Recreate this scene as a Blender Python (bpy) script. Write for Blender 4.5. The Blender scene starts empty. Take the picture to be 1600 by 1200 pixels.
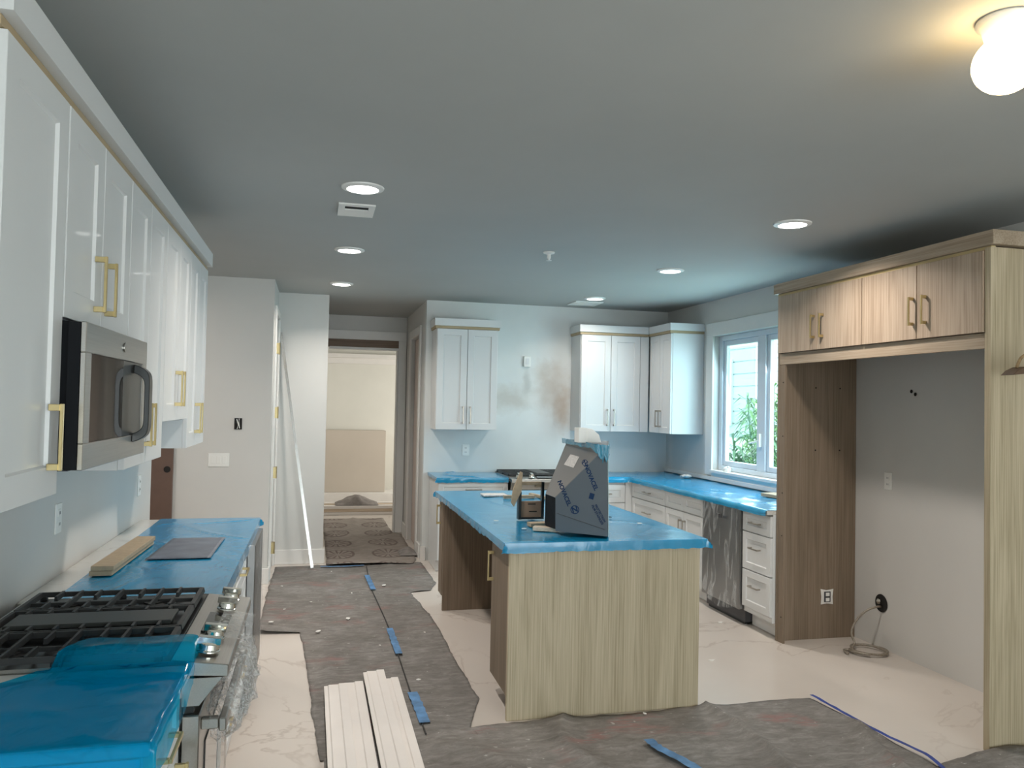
import bpy, bmesh, math, random
from mathutils import Vector, Matrix, noise
random.seed(7)
S = bpy.context.scene
COL = S.collection
PI = math.pi

# ------------------------------------------------------------------ camera
cam_d = bpy.data.cameras.new('camera'); cam = bpy.data.objects.new('camera', cam_d); COL.objects.link(cam)
yaw, pitch, roll, focal = .2414, .0276, .0199, 1237.6
fw = Vector((math.sin(yaw)*math.cos(pitch), math.cos(yaw)*math.cos(pitch), math.sin(pitch)))
r0 = Vector((math.cos(yaw), -math.sin(yaw), 0)); u0_ = r0.cross(fw)
cr = math.cos(roll)*r0 + math.sin(roll)*u0_; cu = -math.sin(roll)*r0 + math.cos(roll)*u0_
M = Matrix((cr, cu, -fw)).transposed().to_4x4(); M.translation = Vector((0, 0, 1.6263))
cam.matrix_world = M
cam_d.sensor_width = 36; cam_d.lens = focal/1600*36; cam_d.clip_start = .05; cam_d.clip_end = 200
S.camera = cam

# ------------------------------------------------------------------ world, lights, exposure
W = bpy.data.worlds.new('world'); S.world = W; W.use_nodes = True
nt = W.node_tree; bg = nt.nodes['Background']
bg.inputs['Color'].default_value = (.80, .93, 1.0, 1); bg.inputs['Strength'].default_value = 5.0
S.view_settings.view_transform = 'Standard'; S.view_settings.look = 'None'
S.view_settings.gamma = 1; S.view_settings.use_curve_mapping = False
S.view_settings.exposure = 0.24
try:
    S.cycles.use_denoising = True
    S.cycles.max_bounces = 8; S.cycles.transparent_max_bounces = 16
    S.cycles.sample_clamp_indirect = 6; S.cycles.caustics_refractive = False; S.cycles.caustics_reflective = False
except Exception: pass

def area(name, loc, to, sx, sy, power, color, shape='RECTANGLE', spread=180):
    d = bpy.data.lights.new(name, 'AREA'); d.shape = shape; d.size = sx; d.size_y = sy; d.energy = power; d.color = color
    d.spread = math.radians(spread)
    o = bpy.data.objects.new(name, d); COL.objects.link(o); o.location = loc
    o.rotation_euler = (Vector(to)-Vector(loc)).to_track_quat('-Z', 'Y').to_euler(); return o
# daylight through the glass doors in the wall behind the photographer, and through the window by the counter
area('daylight_rear', (2.0, -2.9, 1.35), (2.0, 0, 1.15), 3.6, 2.1, 47, (1.0, 1.0, .90))
area('daylight_window', (3.98, 6.36, 1.70), (2.0, 6.36, 1.2), 1.45, 1.2, 32, (.58, .86, 1.0))
area('daylight_far_room', (3.0, 12.3, 1.6), (1.0, 13.2, 1.3), 1.8, 1.6, 46, (1.0, .97, .90))
area('fill_far_room', (-.6, 12.0, 2.6), (-.4, 12.6, 0), .3, .3, 18, (1.0, .95, .85))  # added warm fill to brighten the far room, no fixture there
area('lamp_side_hall', (-1.7, 6.4, 2.6), (-1.6, 6.4, 0), .25, .25, 10, (1.0, .88, .78))
DOWN = [(.20, 4.06), (.20, 5.75), (.195, 7.42), (2.66, 4.06), (2.68, 5.74), (2.675, 7.47)]
ZC = 2.72
for i, (x, y) in enumerate(DOWN):
    area('downlight_beam', (x, y, ZC-.022), (x, y, 0), .15, .15, 12.5 if i != 5 else 6.5, (1.0, .92, .84), 'DISK', 140)

# ------------------------------------------------------------------ materials
def nodes(name):
    m = bpy.data.materials.new(name); m.use_nodes = True
    return m, m.node_tree, m.node_tree.nodes['Principled BSDF']
def L(nt, a, b): nt.links.new(a, b)
def N(nt, t, **k):
    n = nt.nodes.new(t)
    for a, v in k.items():
        if a in n.inputs: n.inputs[a].default_value = v
        else: setattr(n, a, v)
    return n
def pos(nt, scale=(1, 1, 1), world=True):
    mp = N(nt, 'ShaderNodeMapping'); mp.inputs['Scale'].default_value = scale
    if world: g = N(nt, 'ShaderNodeNewGeometry'); L(nt, g.outputs['Position'], mp.inputs['Vector'])
    else: g = N(nt, 'ShaderNodeTexCoord'); L(nt, g.outputs['Object'], mp.inputs['Vector'])
    return mp.outputs['Vector']
def ramp(nt, fac, stops):
    r = N(nt, 'ShaderNodeValToRGB'); e = r.color_ramp.elements
    while len(e) < len(stops): e.new(.5)
    for i, (p, c) in enumerate(stops):
        e[i].position = p; e[i].color = c if len(c) == 4 else (*c, 1)
    L(nt, fac, r.inputs['Fac']); return r.outputs['Color']
def noise_t(nt, vec, scale, detail=4, rough=.55, dist=0):
    n = N(nt, 'ShaderNodeTexNoise'); n.inputs['Scale'].default_value = scale; n.inputs['Detail'].default_value = detail
    n.inputs['Roughness'].default_value = rough; n.inputs['Distortion'].default_value = dist
    L(nt, vec, n.inputs['Vector']); return n.outputs['Fac']
def bump(nt, b, h, strength, dist=.01):
    n = N(nt, 'ShaderNodeBump'); n.inputs['Strength'].default_value = strength; n.inputs['Distance'].default_value = dist
    L(nt, h, n.inputs['Height']); L(nt, n.outputs['Normal'], b.inputs['Normal'])
def plain(name, col, rough=.5, metal=0, var=.06, vs=8, bmp=0, coat=0, spec=.5):
    m, t, b = nodes(name); v = pos(t)
    f = noise_t(t, v, vs)
    lo = tuple(c*(1-var) for c in col); hi = tuple(min(1, c*(1+var)) for c in col)
    L(t, ramp(t, f, [(.3, lo), (.7, hi)]), b.inputs['Base Color'])
    b.inputs['Roughness'].default_value = rough; b.inputs['Metallic'].default_value = metal
    b.inputs['Coat Weight'].default_value = coat; b.inputs['Specular IOR Level'].default_value = spec
    if bmp: bump(t, b, noise_t(t, v, vs*8), bmp, .002)
    return m
def emit(name, col, s):
    m, t, b = nodes(name)
    b.inputs['Base Color'].default_value = (*col, 1); b.inputs['Emission Color'].default_value = (*col, 1)
    b.inputs['Emission Strength'].default_value = s; return m
def oak(name, dark, mid, light, axis='z'):
    m, t, b = nodes(name)
    k = {'z': (1, 1, .014), 'y': (1, .014, 1), 'x': (.014, 1, 1)}[axis]
    k2 = {'z': (1, 1, .12), 'y': (1, .12, 1), 'x': (.12, 1, 1)}[axis]
    a = noise_t(t, pos(t, k), 150, 4, .6)
    c = noise_t(t, pos(t, k2), 4.5, 3, .5, .6)
    w = N(t, 'ShaderNodeMath', operation='MULTIPLY'); L(t, c, w.inputs[0]); w.inputs[1].default_value = 26
    s = N(t, 'ShaderNodeMath', operation='SINE'); L(t, w.outputs[0], s.inputs[0])
    s2 = N(t, 'ShaderNodeMath', operation='MULTIPLY_ADD'); L(t, s.outputs[0], s2.inputs[0]); s2.inputs[1].default_value = .07
    L(t, a, s2.inputs[2])
    L(t, ramp(t, s2.outputs[0], [(.28, dark), (.5, mid), (.72, light)]), b.inputs['Base Color'])
    b.inputs['Roughness'].default_value = .55
    bump(t, b, a, .25, .002); return m
def film(name, col, alpha, rough=.16, sc=6):
    """tinted protective plastic sheet: partly clear, glossy, creased"""
    m, t, b = nodes(name); v = pos(t, (1, 1, 1))
    f = noise_t(t, v, sc, 6, .6, 1.2)
    lo = tuple(c*.86 for c in col); hi = tuple(min(1, c*1.12) for c in col)
    L(t, ramp(t, f, [(.3, lo), (.7, hi)]), b.inputs['Base Color'])
    b.inputs['Roughness'].default_value = rough; b.inputs['Alpha'].default_value = alpha
    b.inputs['Specular IOR Level'].default_value = .55
    r = noise_t(t, pos(t, (2.5, 1, 1)), sc*2.2, 5, .6, 1.5)
    bump(t, b, r, .16, .012); return m

WALL = (.66, .65, .625)
def wall_mat():
    m, t, b = nodes('painted drywall'); v = pos(t)
    f = noise_t(t, v, 3, 3)
    L(t, ramp(t, f, [(.3, tuple(c*.97 for c in WALL)), (.7, WALL)]), b.inputs['Base Color'])
    b.inputs['Roughness'].default_value = .7; bump(t, b, noise_t(t, v, 160, 2), .08, .001); return m
def patchy_mat():
    # bare drywall with skim-coat patches of their own shape behind the range
    m, t, b = nodes('patched drywall'); v = pos(t)
    def blob(cx, cz, rx, rz, seed):
        mp = N(t, 'ShaderNodeMapping'); mp.inputs['Location'].default_value = (-cx/rx, 0, -cz/rz); mp.inputs['Scale'].default_value = (1/rx, 0, 1/rz)
        g = N(t, 'ShaderNodeNewGeometry'); L(t, g.outputs['Position'], mp.inputs['Vector'])
        ln = N(t, 'ShaderNodeVectorMath', operation='LENGTH'); L(t, mp.outputs['Vector'], ln.inputs[0])
        nn = noise_t(t, v, 4+seed, 4, .6)
        ad = N(t, 'ShaderNodeMath', operation='MULTIPLY_ADD'); L(t, nn, ad.inputs[0]); ad.inputs[1].default_value = .9; L(t, ln.outputs['Value'], ad.inputs[2])
        return ramp(t, ad.outputs[0], [(.0, (1, 1, 1)), (.62, (1, 1, 1)), (.0, (1, 1, 1))]) if False else ramp(t, ad.outputs[0], [(.55, (.7, .7, .7)), (1.35, (.0, .0, .0))])
    base = ramp(t, noise_t(t, v, 2.2, 3), [(.3, (.68, .70, .69)), (.7, (.74, .76, .745))])
    cur = base
    for cx, cz, rx, rz, sd, c in [(2.47, 1.85, .50, .62, 0, (.50, .44, .38)), (2.02, 1.70, .62, .32, 1, (.53, .49, .44)),
                                  (2.20, 1.88, .11, .34, 3, (.50, .50, .48)), (2.62, 1.62, .22, .5, 2, (.48, .38, .30)), (2.28, 1.70, .26, .2, 2.5, (.74, .74, .72))]:
        mx = N(t, 'ShaderNodeMixRGB'); L(t, blob(cx, cz, rx, rz, sd), mx.inputs['Fac']); L(t, cur, mx.inputs['Color1']); mx.inputs['Color2'].default_value = (*c, 1)
        cur = mx.outputs['Color']
    L(t, cur, b.inputs['Base Color']); b.inputs['Roughness'].default_value = .75; return m
def marble(name, base, vein, sc=1.1, rough=.3):
    m, t, b = nodes(name); v = pos(t)
    n = noise_t(t, v, sc, 5, .55, .9)
    s = N(t, 'ShaderNodeMath', operation='SUBTRACT'); L(t, n, s.inputs[0]); s.inputs[1].default_value = .5
    a = N(t, 'ShaderNodeMath', operation='ABSOLUTE'); L(t, s.outputs[0], a.inputs[0])
    v1 = ramp(t, a.outputs[0], [(.0, (1, 1, 1)), (.012, (0, 0, 0))])
    msk = ramp(t, noise_t(t, v, .9, 2), [(.38, (0, 0, 0)), (.56, (.6, .6, .6))])
    mu = N(t, 'ShaderNodeMixRGB', blend_type='MULTIPLY'); mu.inputs['Fac'].default_value = 1; L(t, v1, mu.inputs['Color1']); L(t, msk, mu.inputs['Color2'])
    cl = ramp(t, noise_t(t, v, 1.7, 4), [(.3, tuple(c*.93 for c in base)), (.7, base)])
    mx = N(t, 'ShaderNodeMixRGB'); L(t, mu.outputs['Color'], mx.inputs['Fac']); L(t, cl, mx.inputs['Color1']); mx.inputs['Color2'].default_value = (*vein, 1)
    L(t, mx.outputs['Color'], b.inputs['Base Color']); b.inputs['Roughness'].default_value = rough; return m
def paper_mat():
    m, t, b = nodes('grey floor felt'); v = pos(t)
    f = noise_t(t, pos(t, (1, 2.6, 1)), 9, 9, .78, .5); g = noise_t(t, v, 2.2, 5, .65)
    c0 = ramp(t, f, [(.25, (.115, .104, .095)), (.5, (.205, .192, .18)), (.75, (.33, .315, .30))])
    cg = ramp(t, g, [(.3, (.72, .70, .67)), (.68, (1.12, 1.12, 1.12))])
    mg = N(t, 'ShaderNodeMixRGB', blend_type='MULTIPLY'); mg.inputs['Fac'].default_value = 1; L(t, c0, mg.inputs['Color1']); L(t, cg, mg.inputs['Color2']); c1 = mg.outputs['Color']
    # faded red print showing through in places
    msk = ramp(t, noise_t(t, pos(t, (1, 1.6, 1)), 2.1, 2), [(.57, (0, 0, 0)), (.66, (.6, .6, .6))])
    st = ramp(t, noise_t(t, pos(t, (1, 5, 1)), 9, 4), [(.42, (0, 0, 0)), (.55, (1, 1, 1))])
    mu = N(t, 'ShaderNodeMixRGB', blend_type='MULTIPLY'); mu.inputs['Fac'].default_value = 1; L(t, msk, mu.inputs['Color1']); L(t, st, mu.inputs['Color2'])
    mx = N(t, 'ShaderNodeMixRGB'); L(t, mu.outputs['Color'], mx.inputs['Fac']); L(t, c1, mx.inputs['Color1']); mx.inputs['Color2'].default_value = (.27, .13, .12, 1)
    # pale plaster dust
    du = ramp(t, noise_t(t, v, 26, 3, .5), [(.69, (0, 0, 0)), (.75, (.6, .6, .6))])
    m2 = N(t, 'ShaderNodeMixRGB'); L(t, du, m2.inputs['Fac']); L(t, mx.outputs['Color'], m2.inputs['Color1']); m2.inputs['Color2'].default_value = (.5, .49, .46, 1)
    L(t, m2.outputs['Color'], b.inputs['Base Color']); b.inputs['Roughness'].default_value = .85
    bump(t, b, f, .4, .006); return m
def steel(name, col=(.50, .48, .45), rough=.28, axis='y'):
    m, t, b = nodes(name)
    k = {'y': (60, .6, 60), 'x': (.6, 60, 60), 'z': (60, 60, .6)}[axis]
    f = noise_t(t, pos(t, k), 6, 3)
    L(t, ramp(t, f, [(.3, tuple(c*.88 for c in col)), (.7, col)]), b.inputs['Base Color'])
    b.inputs['Metallic'].default_value = 1; b.inputs['Roughness'].default_value = rough; return m
def glass(name, tint=(1, 1, 1), a=.12):
    m = bpy.data.materials.new(name); m.use_nodes = True; t = m.node_tree; t.nodes.clear()
    o = N(t, 'ShaderNodeOutputMaterial'); tr = N(t, 'ShaderNodeBsdfTransparent'); tr.inputs['Color'].default_value = (*tint, 1)
    g = N(t, 'ShaderNodeBsdfGlossy'); g.inputs['Roughness'].default_value = .03; mx = N(t, 'ShaderNodeMixShader'); mx.inputs['Fac'].default_value = a
    L(t, tr.outputs[0], mx.inputs[1]); L(t, g.outputs[0], mx.inputs[2]); L(t, mx.outputs[0], o.inputs['Surface']); return m
def clear_wrap(name, milky=.22, sc=10, dist=2, stretch=(1, 1, 1)):
    m, t, b = nodes(name); v = pos(t, stretch)
    f = noise_t(t, v, sc, 5, .6, dist)
    a = ramp(t, f, [(.38, (milky*.5,)*3), (.52, (milky,)*3), (.57, (min(.6, milky*4+.15),)*3), (.62, (milky,)*3)])  # narrow whiter streaks paint crease highlights into the opacity
    b.inputs['Base Color'].default_value = (.82, .84, .84, 1); L(t, a, b.inputs['Alpha'])
    b.inputs['Roughness'].default_value = .12; bump(t, b, f, .6, .02); return m

M_wall = wall_mat(); M_patch = patchy_mat()
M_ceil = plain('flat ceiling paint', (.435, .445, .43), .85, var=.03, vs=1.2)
M_trim = plain('primed white trim', (.78, .76, .73), .42, var=.02)
M_cab = plain('white lacquer', (.70, .705, .70), .44, var=.012, vs=2, coat=.06)
M_cabside = plain('white laminate', (.72, .73, .73), .5, var=.02)
M_tan = plain('raw filler strip', (.42, .32, .19), .6)
M_brass = plain('satin brass', (.62, .50, .26), .34, 1, .05, 20)
M_nickel = plain('brushed nickel', (.45, .41, .36), .35, 1, .05, 20)
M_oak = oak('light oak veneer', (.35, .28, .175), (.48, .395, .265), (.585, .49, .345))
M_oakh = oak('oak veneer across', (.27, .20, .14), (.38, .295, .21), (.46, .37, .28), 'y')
M_oaklit = oak('warm-lit oak veneer', (.31, .225, .155), (.44, .335, .245), (.53, .42, .32))  # warmer oak copy for doors, warm lamplight put into the colour
M_oakshade = oak('oak veneer shaded', (.16, .115, .078), (.215, .16, .11), (.265, .20, .145))  # darker oak copy, shade on side and inner faces put into the colour
M_floor = marble('pale veined floor tile', (.66, .60, .545), (.40, .33, .28), .9, .28)
M_stone = marble('white stone worktop', (.66, .64, .60), (.48, .45, .40), 1.7, .22)
M_blue = film('blue protective film', (.008, .275, .52), .96, .17, 2.5)
M_blue.node_tree.nodes['Principled BSDF'].inputs['Coat Weight'].default_value = .25
M_blue.node_tree.nodes['Principled BSDF'].inputs['Coat Roughness'].default_value = .12
def sheer(name, tint, col, k):
    m = bpy.data.materials.new(name); m.use_nodes = True; t = m.node_tree; b = t.nodes['Principled BSDF']; o = t.nodes['Material Output']
    b.inputs['Base Color'].default_value = (*col, 1); b.inputs['Roughness'].default_value = .12
    tr = N(t, 'ShaderNodeBsdfTransparent'); tr.inputs['Color'].default_value = (*tint, 1); mx = N(t, 'ShaderNodeMixShader'); mx.inputs['Fac'].default_value = k
    L(t, tr.outputs[0], mx.inputs[1]); L(t, b.outputs[0], mx.inputs[2]); L(t, mx.outputs[0], o.inputs['Surface'])
    bump(t, b, noise_t(t, pos(t, (2, 1, 1)), 6, 4, .5, 1.2), .18, .012); return m
M_bluet = sheer('thin blue film', (.01, .58, .88), (.0, .33, .60), .36)
M_blued = film('folded blue film', (.0, .27, .52), .94, .2, 9)
M_paper = paper_mat()
M_tape = plain('blue masking tape', (.09, .22, .42), .6, var=.35, vs=14)
M_tapedk = plain('dark blue tape', (.03, .06, .28), .5, var=.2, vs=20)
M_black = plain('black enamel', (.012, .014, .014), .28, var=.2)
M_mattblk = plain('matt black metal', (.006, .007, .009), .6, spec=.15)
M_iron = plain('cast iron', (.02, .021, .021), .5, var=.25, vs=30, bmp=.2)
M_griddle = plain('dark griddle plate', (.035, .037, .034), .42, var=.1)
M_steel = steel('brushed steel'); M_steelx = steel('brushed steel across', axis='x'); M_steelz = steel('brushed steel upright', (.33, .33, .33), .32, 'z')
M_chrome = plain('polished chrome', (.78, .77, .72), .1, 1, .02)
M_dglass = plain('smoked oven glass', (.03, .026, .024), .06, var=.05, coat=.5)
M_dkgrey = plain('dark grey plastic', (.05, .05, .055), .4)
M_white = plain('white plastic', (.84, .84, .81), .4, var=.02)
M_slot = plain('socket slots', (.05, .05, .05), .6)
M_brown = plain('brown primed door', (.14, .085, .065), .55, var=.08)
M_header = oak('rough header timber', (.13, .08, .05), (.18, .115, .075), (.22, .15, .10), 'x')
M_far = plain('warm white plaster', (.74, .73, .67), .75, var=.03, vs=2)
M_beige = plain('beige drywall box', (.56, .50, .43), .8, var=.03, vs=2)
M_lumb = oak('pine lumber', (.50, .38, .27), (.62, .50, .38), (.70, .60, .48), 'x')
M_mdf = plain('mdf board', (.42, .32, .21), .7, var=.08, vs=40)
M_primed = plain('white primed moulding', (.80, .75, .71), .45, var=.02)
M_card = plain('brown cardboard', (.36, .22, .14), .8, var=.08, vs=12)
M_hood = plain('film covered steel', (.105, .125, .145), .38, .35, .03, 3)
M_hoodlit = plain('film covered steel lit front', (.19, .185, .18), .4, .35, .03, 3)  # lighter copy of the hood steel, light on the slope painted in
M_bluewr = film('crumpled blue film', (.05, .30, .46), .8, .15, 18)
M_ink = plain('dark blue print', (.008, .03, .085), .6, spec=.2)
M_label = plain('printed white label', (.62, .60, .58), .5, var=.25, vs=70)
M_scrap = plain('white paint scrap', (.80, .78, .74), .7)
M_rag = plain('grey crumpled felt', (.24, .215, .20), .9, var=.2, vs=14, bmp=.4)
M_glass = glass('window glass', (.97, 1.0, .99), .06)
M_haze = glass('milky pane film', (.82, .90, .88), .10)
M_vinyl = plain('white vinyl window frame', (.66, .72, .78), .4, var=.02)
M_wrap = clear_wrap('clear appliance wrap', .05, 4, 1.2, (1, 2.4, .35))
M_bub = clear_wrap('bubble wrap', .24, 30, 1.5)
M_lens = emit('lit lens', (1, .99, .96), 9)
M_globe = emit('lit opal globe', (1.0, .70, .34), 15.0)
M_leaf = plain('bamboo leaf', (.16, .34, .10), .5, var=.45, vs=3)
M_leafd = plain('dark leaf', (.07, .19, .09), .5, var=.4, vs=3)
M_side = plain('grey house siding', (.46, .52, .56), .7)
M_grass = plain('lawn', (.16, .28, .10), .9, var=.3, vs=5)
M_mat = plain('dark grey mat', (.13, .15, .19), .4, var=.25, vs=9)
M_hose = plain('braided grey hose', (.30, .26, .21), .4, .3, .2, 90)
M_hole = plain('dark hole', (.015, .013, .012), .9)
M_rope = plain('twisted rope', (.30, .20, .10), .8, var=.3, vs=60)
M_dwood = plain('dark wooden bar', (.10, .06, .035), .5, var=.2, vs=20)

# ------------------------------------------------------------------ mesh helpers
class MB:
    def __init__(self, F=None): self.bm = bmesh.new(); self.F = F or Matrix()
    def v(self, p): return self.bm.verts.new(self.F @ Vector(p))
    def face(self, vs):
        try: return self.bm.faces.new(vs)
        except ValueError: return None
    def box(self, a, b, c, d, e, f):
        p = [self.v((x, y, z)) for x in (a, b) for y in (c, d) for z in (e, f)]
        for q in ((0, 1, 3, 2), (4, 6, 7, 5), (0, 4, 5, 1), (2, 3, 7, 6), (0, 2, 6, 4), (1, 5, 7, 3)): self.face([p[i] for i in q])
        return self
    def hexa(self, pts):   # bottom 4 then top 4, same order
        p = [self.v(q) for q in pts]
        for q in ((3, 2, 1, 0), (4, 5, 6, 7), (0, 1, 5, 4), (1, 2, 6, 5), (2, 3, 7, 6), (3, 0, 4, 7)): self.face([p[i] for i in q])
        return self
    def prism(self, poly, a, b, ax='z'):
        def P(q, h): return {'z': (q[0], q[1], h), 'y': (q[0], h, q[1]), 'x': (h, q[0], q[1])}[ax]
        A = [self.v(P(q, a)) for q in poly]; B = [self.v(P(q, b)) for q in poly]
        self.face(A); self.face(B[::-1]); n = len(poly)
        for i in range(n): self.face([A[i], A[(i+1) % n], B[(i+1) % n], B[i]])
        return self
    def loft(self, rings, caps=True):
        R = [[self.v(q) for q in r] for r in rings]; n = len(R[0])
        for A, B in zip(R, R[1:]):
            for i in range(n): self.face([A[i], A[(i+1) % n], B[(i+1) % n], B[i]])
        if caps: self.face(R[0][::-1]); self.face(R[-1])
        return self
    def lathe(self, c, prof, ax='z', n=24):
        rings = []
        for r, h in prof:
            ring = []
            for i in range(n):
                a = 2*PI*i/n; x, y = r*math.cos(a), r*math.sin(a)
                ring.append({'z': (c[0]+x, c[1]+y, c[2]+h), 'x': (c[0]+h, c[1]+x, c[2]+y), 'y': (c[0]+x, c[1]+h, c[2]+y)}[ax])
            rings.append(ring)
        return self.loft(rings)
    def tube(self, pts, r, n=8):
        pts = [Vector(p) for p in pts]; rings = []
        for i, p in enumerate(pts):
            d = (pts[min(i+1, len(pts)-1)]-pts[max(i-1, 0)]).normalized()
            a = d.cross(Vector((0, 0, 1)));
            if a.length < .05: a = d.cross(Vector((1, 0, 0)))
            a.normalize(); b = d.cross(a); rr = r[i] if isinstance(r, list) else r
            rings.append([p+(a*math.cos(2*PI*k/n)+b*math.sin(2*PI*k/n))*rr for k in range(n)])
        return self.loft(rings)
    def grid(self, fn, nu, nv, close=False):
        P = [[self.v(fn(i/nu, j/nv)) for j in range(nv+1)] for i in range(nu+1)]
        for i in range(nu):
            for j in range(nv): self.face([P[i][j], P[i+1][j], P[i+1][j+1], P[i][j+1]])
        return self
    def build(self, name, mat, parent=None, smooth=False, bev=0, solid=0, kind=None, label=None, cat=None, group=None, norm=True):
        if norm: bmesh.ops.recalc_face_normals(self.bm, faces=self.bm.faces)
        if bev:
            bmesh.ops.bevel(self.bm, geom=self.bm.edges[:], offset=bev, segments=1, affect='EDGES', clamp_overlap=True)
        vs = self.bm.verts
        if parent is not None: org = root(parent).location.copy()
        else:
            lo = Vector([min(v.co[i] for v in vs) for i in range(3)]); hi = Vector([max(v.co[i] for v in vs) for i in range(3)])
            org = Vector(((lo.x+hi.x)/2, (lo.y+hi.y)/2, lo.z))
        bmesh.ops.translate(self.bm, vec=-org, verts=vs)
        me = bpy.data.meshes.new(name); self.bm.to_mesh(me); self.bm.free()
        me.materials.append(mat)
        if smooth:
            for p in me.polygons: p.use_smooth = True
        o = bpy.data.objects.new(name, me); COL.objects.link(o)
        if parent is not None: o.parent = parent
        else: o.location = org
        if solid:
            s = o.modifiers.new('thickness', 'SOLIDIFY'); s.thickness = solid; s.offset = 1
        if kind: o['kind'] = kind
        if label: o['label'] = label
        if cat: o['category'] = cat
        if group: o['group'] = group
        return o
def root(o):
    while o.parent is not None: o = o.parent
    return o
def thing(name, label, cat, loc, group=None, kind=None):
    o = bpy.data.objects.new(name, None); COL.objects.link(o); o.location = loc
    o.empty_display_size = .1
    if label: o['label'] = label
    if cat: o['category'] = cat
    if group: o['group'] = group
    if kind: o['kind'] = kind
    return o
def frame(o, U, Nn):   # local x = along the front, y = up, z = out of the front
    U = Vector(U); Nn = Vector(Nn); V = Vector((0, 0, 1)); m = Matrix((U, V, Nn)).transposed().to_4x4(); m.translation = Vector(o); return m
def nz(x, y, z, s=1.): return noise.noise(Vector((x*s, y*s, z*s)))
def ridge(x, y, z, s=1.): return 1-abs(nz(x, y, z, s))*2.2

def shaker(F, u0, u1, v0, v1, t=.02, st=.062, rec=.009, n0=0):
    mb = MB(F); g = .0018; u0 += g; u1 -= g; v0 += g; v1 -= g; st = min(st, (u1-u0)*.32, (v1-v0)*.32)
    def ring(i, n): return [(u0+i, v0+i, n), (u1-i, v0+i, n), (u1-i, v1-i, n), (u0+i, v1-i, n)]
    mb.loft([ring(0, n0), ring(0, n0+t-.0015), ring(.0015, n0+t), ring(st, n0+t), ring(st+.005, n0+t-rec)]); return mb
def slab(F, u0, u1, v0, v1, t=.02, n0=0, g=.0015):
    mb = MB(F); mb.box(u0+g, u1-g, v0+g, v1-g, n0, n0+t); return mb
def pull(F, u, v, ln, parent, mat, vert=True, n0=.02, out=.034, w=.011, lab=None):
    mb = MB(F); h = ln/2
    if vert:
        for s in (-1, 1):
            y = v+s*(h-w/2); mb.box(u-w/2, u+w/2, y-w*.75, y+w*.75, n0, n0+out-w*.7)
        mb.box(u-w/2, u+w/2, v-h-.004, v+h+.004, n0+out-w*.7, n0+out)
    else:
        for s in (-1, 1):
            x = u+s*(h-w/2); mb.box(x-w*.6, x+w*.6, v-w/2, v+w/2, n0, n0+out-w*.7)
        mb.box(u-h, u+h, v-w/2, v+w/2, n0+out-w*.7, n0+out)
    return mb.build('handle', mat, parent, bev=.001, label=lab)
def carcass(F, W_, D, v0, v1, parent, mat, toe=0, toe_in=.07, thick=.018):
    mb = MB(F)
    mb.box(0, W_, v0, v1, -D, -.001); mb.build('carcass', mat, parent)
    if toe: MB(F).box(.002, W_-.002, v0-toe, v0-.001, -D+.01, -toe_in).build('toe_kick', mat, parent)

# ------------------------------------------------------------------ room shell
def st(name, mb, mat, parent=None, **k): return mb.build(name, mat, parent, kind='structure' if parent is None else None, **k)
XL, XR, YB = -.985, 3.84, 8.27
st('floor', MB().box(-3.2, 4.0, -3.2, 14.2, -.12, 0), M_floor)
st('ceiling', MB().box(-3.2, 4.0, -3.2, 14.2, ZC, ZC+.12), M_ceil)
st('wall_left', MB().box(XL-.14, XL, -3.0, 5.32, 0, ZC), M_wall)
st('wall_back', MB().box(1.1, XR, YB, YB+.12, 0, ZC), M_patch)
wy0, wy1, wz0, wz1 = 5.62, 7.17, 1.03, 2.36
st('wall_right', MB().box(XR, XR+.16, -3.0, wy0, 0, ZC).box(XR, XR+.16, wy1, YB+.12, 0, ZC).box(XR, XR+.16, wy0, wy1, 0, wz0).box(XR, XR+.16, wy0, wy1, wz1, ZC), M_wall)
# wall behind the photographer with two glazed door openings
st('wall_rear', MB().box(-3.2, .2, -3.14, -3.0, 0, ZC).box(3.8, 4.0, -3.14, -3.0, 0, ZC).box(.2, 3.8, -3.14, -3.0, 2.42, ZC).box(1.93, 2.07, -3.14, -3.0, 0, 2.42), M_wall)
st('wall_end', MB().box(-3.0, -.39, 7.40, 7.52, 0, ZC), M_wall)
st('wall_side_hall', MB().box(-3.14, -3.0, 5.2, 8.4, 0, ZC).box(-3.0, XL-.14, 5.20, 5.32, 0, ZC), M_wall)
# closet face with its door opening, then the pier before the hall
st('wall_closet', MB().box(-.51, -.39, 7.52, 7.56, 0, ZC).box(-.51, -.39, 8.19, 8.27, 0, ZC).box(-.51, -.39, 7.56, 8.19, 2.44, ZC), M_wall)
st('wall_pier', MB().box(-.51, .10, 8.27, 8.39, 0, ZC), M_wall)
st('wall_hall_left', MB().box(-.02, .095, 8.39, 10.1, 0, ZC), M_wall)
st('wall_hall_right', MB().box(1.1, 1.2, YB+.12, 8.72, 0, ZC).box(1.1, 1.2, 9.55, 10.1, 0, ZC).box(1.1, 1.2, 8.72, 9.55, 2.40, ZC), M_wall)
st('wall_hall_end', MB().box(-3.0, .10, 10.1, 10.22, 0, ZC).box(.995, 3.86, 10.1, 10.22, 0, ZC).box(.10, .995, 10.1, 10.22, 2.42, ZC), M_wall)
st('wall_far_room', MB().box(-3.0, 4.0, 14.0, 14.12, 0, ZC), M_far)
st('wall_far_side', MB().box(-3.14, -3.0, 8.4, 14.1, 0, ZC).box(3.86, 4.0, 8.4, 14.0, 0, ZC), M_far)
st('trim_1', MB().box(-2.99, 3.85, 13.90, 13.998, 2.40, 2.47).box(-2.99, 3.85, 13.97, 13.998, 2.30, 2.40), M_trim)
st('trim_2', MB().box(.14, .995, 10.085, 10.215, 2.295, 2.325), M_trim)          # pale strip under the header
st('trim_3', MB().box(.10, .995, 10.09, 10.215, 2.326, 2.418), M_header)         # bare brown header board
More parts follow.
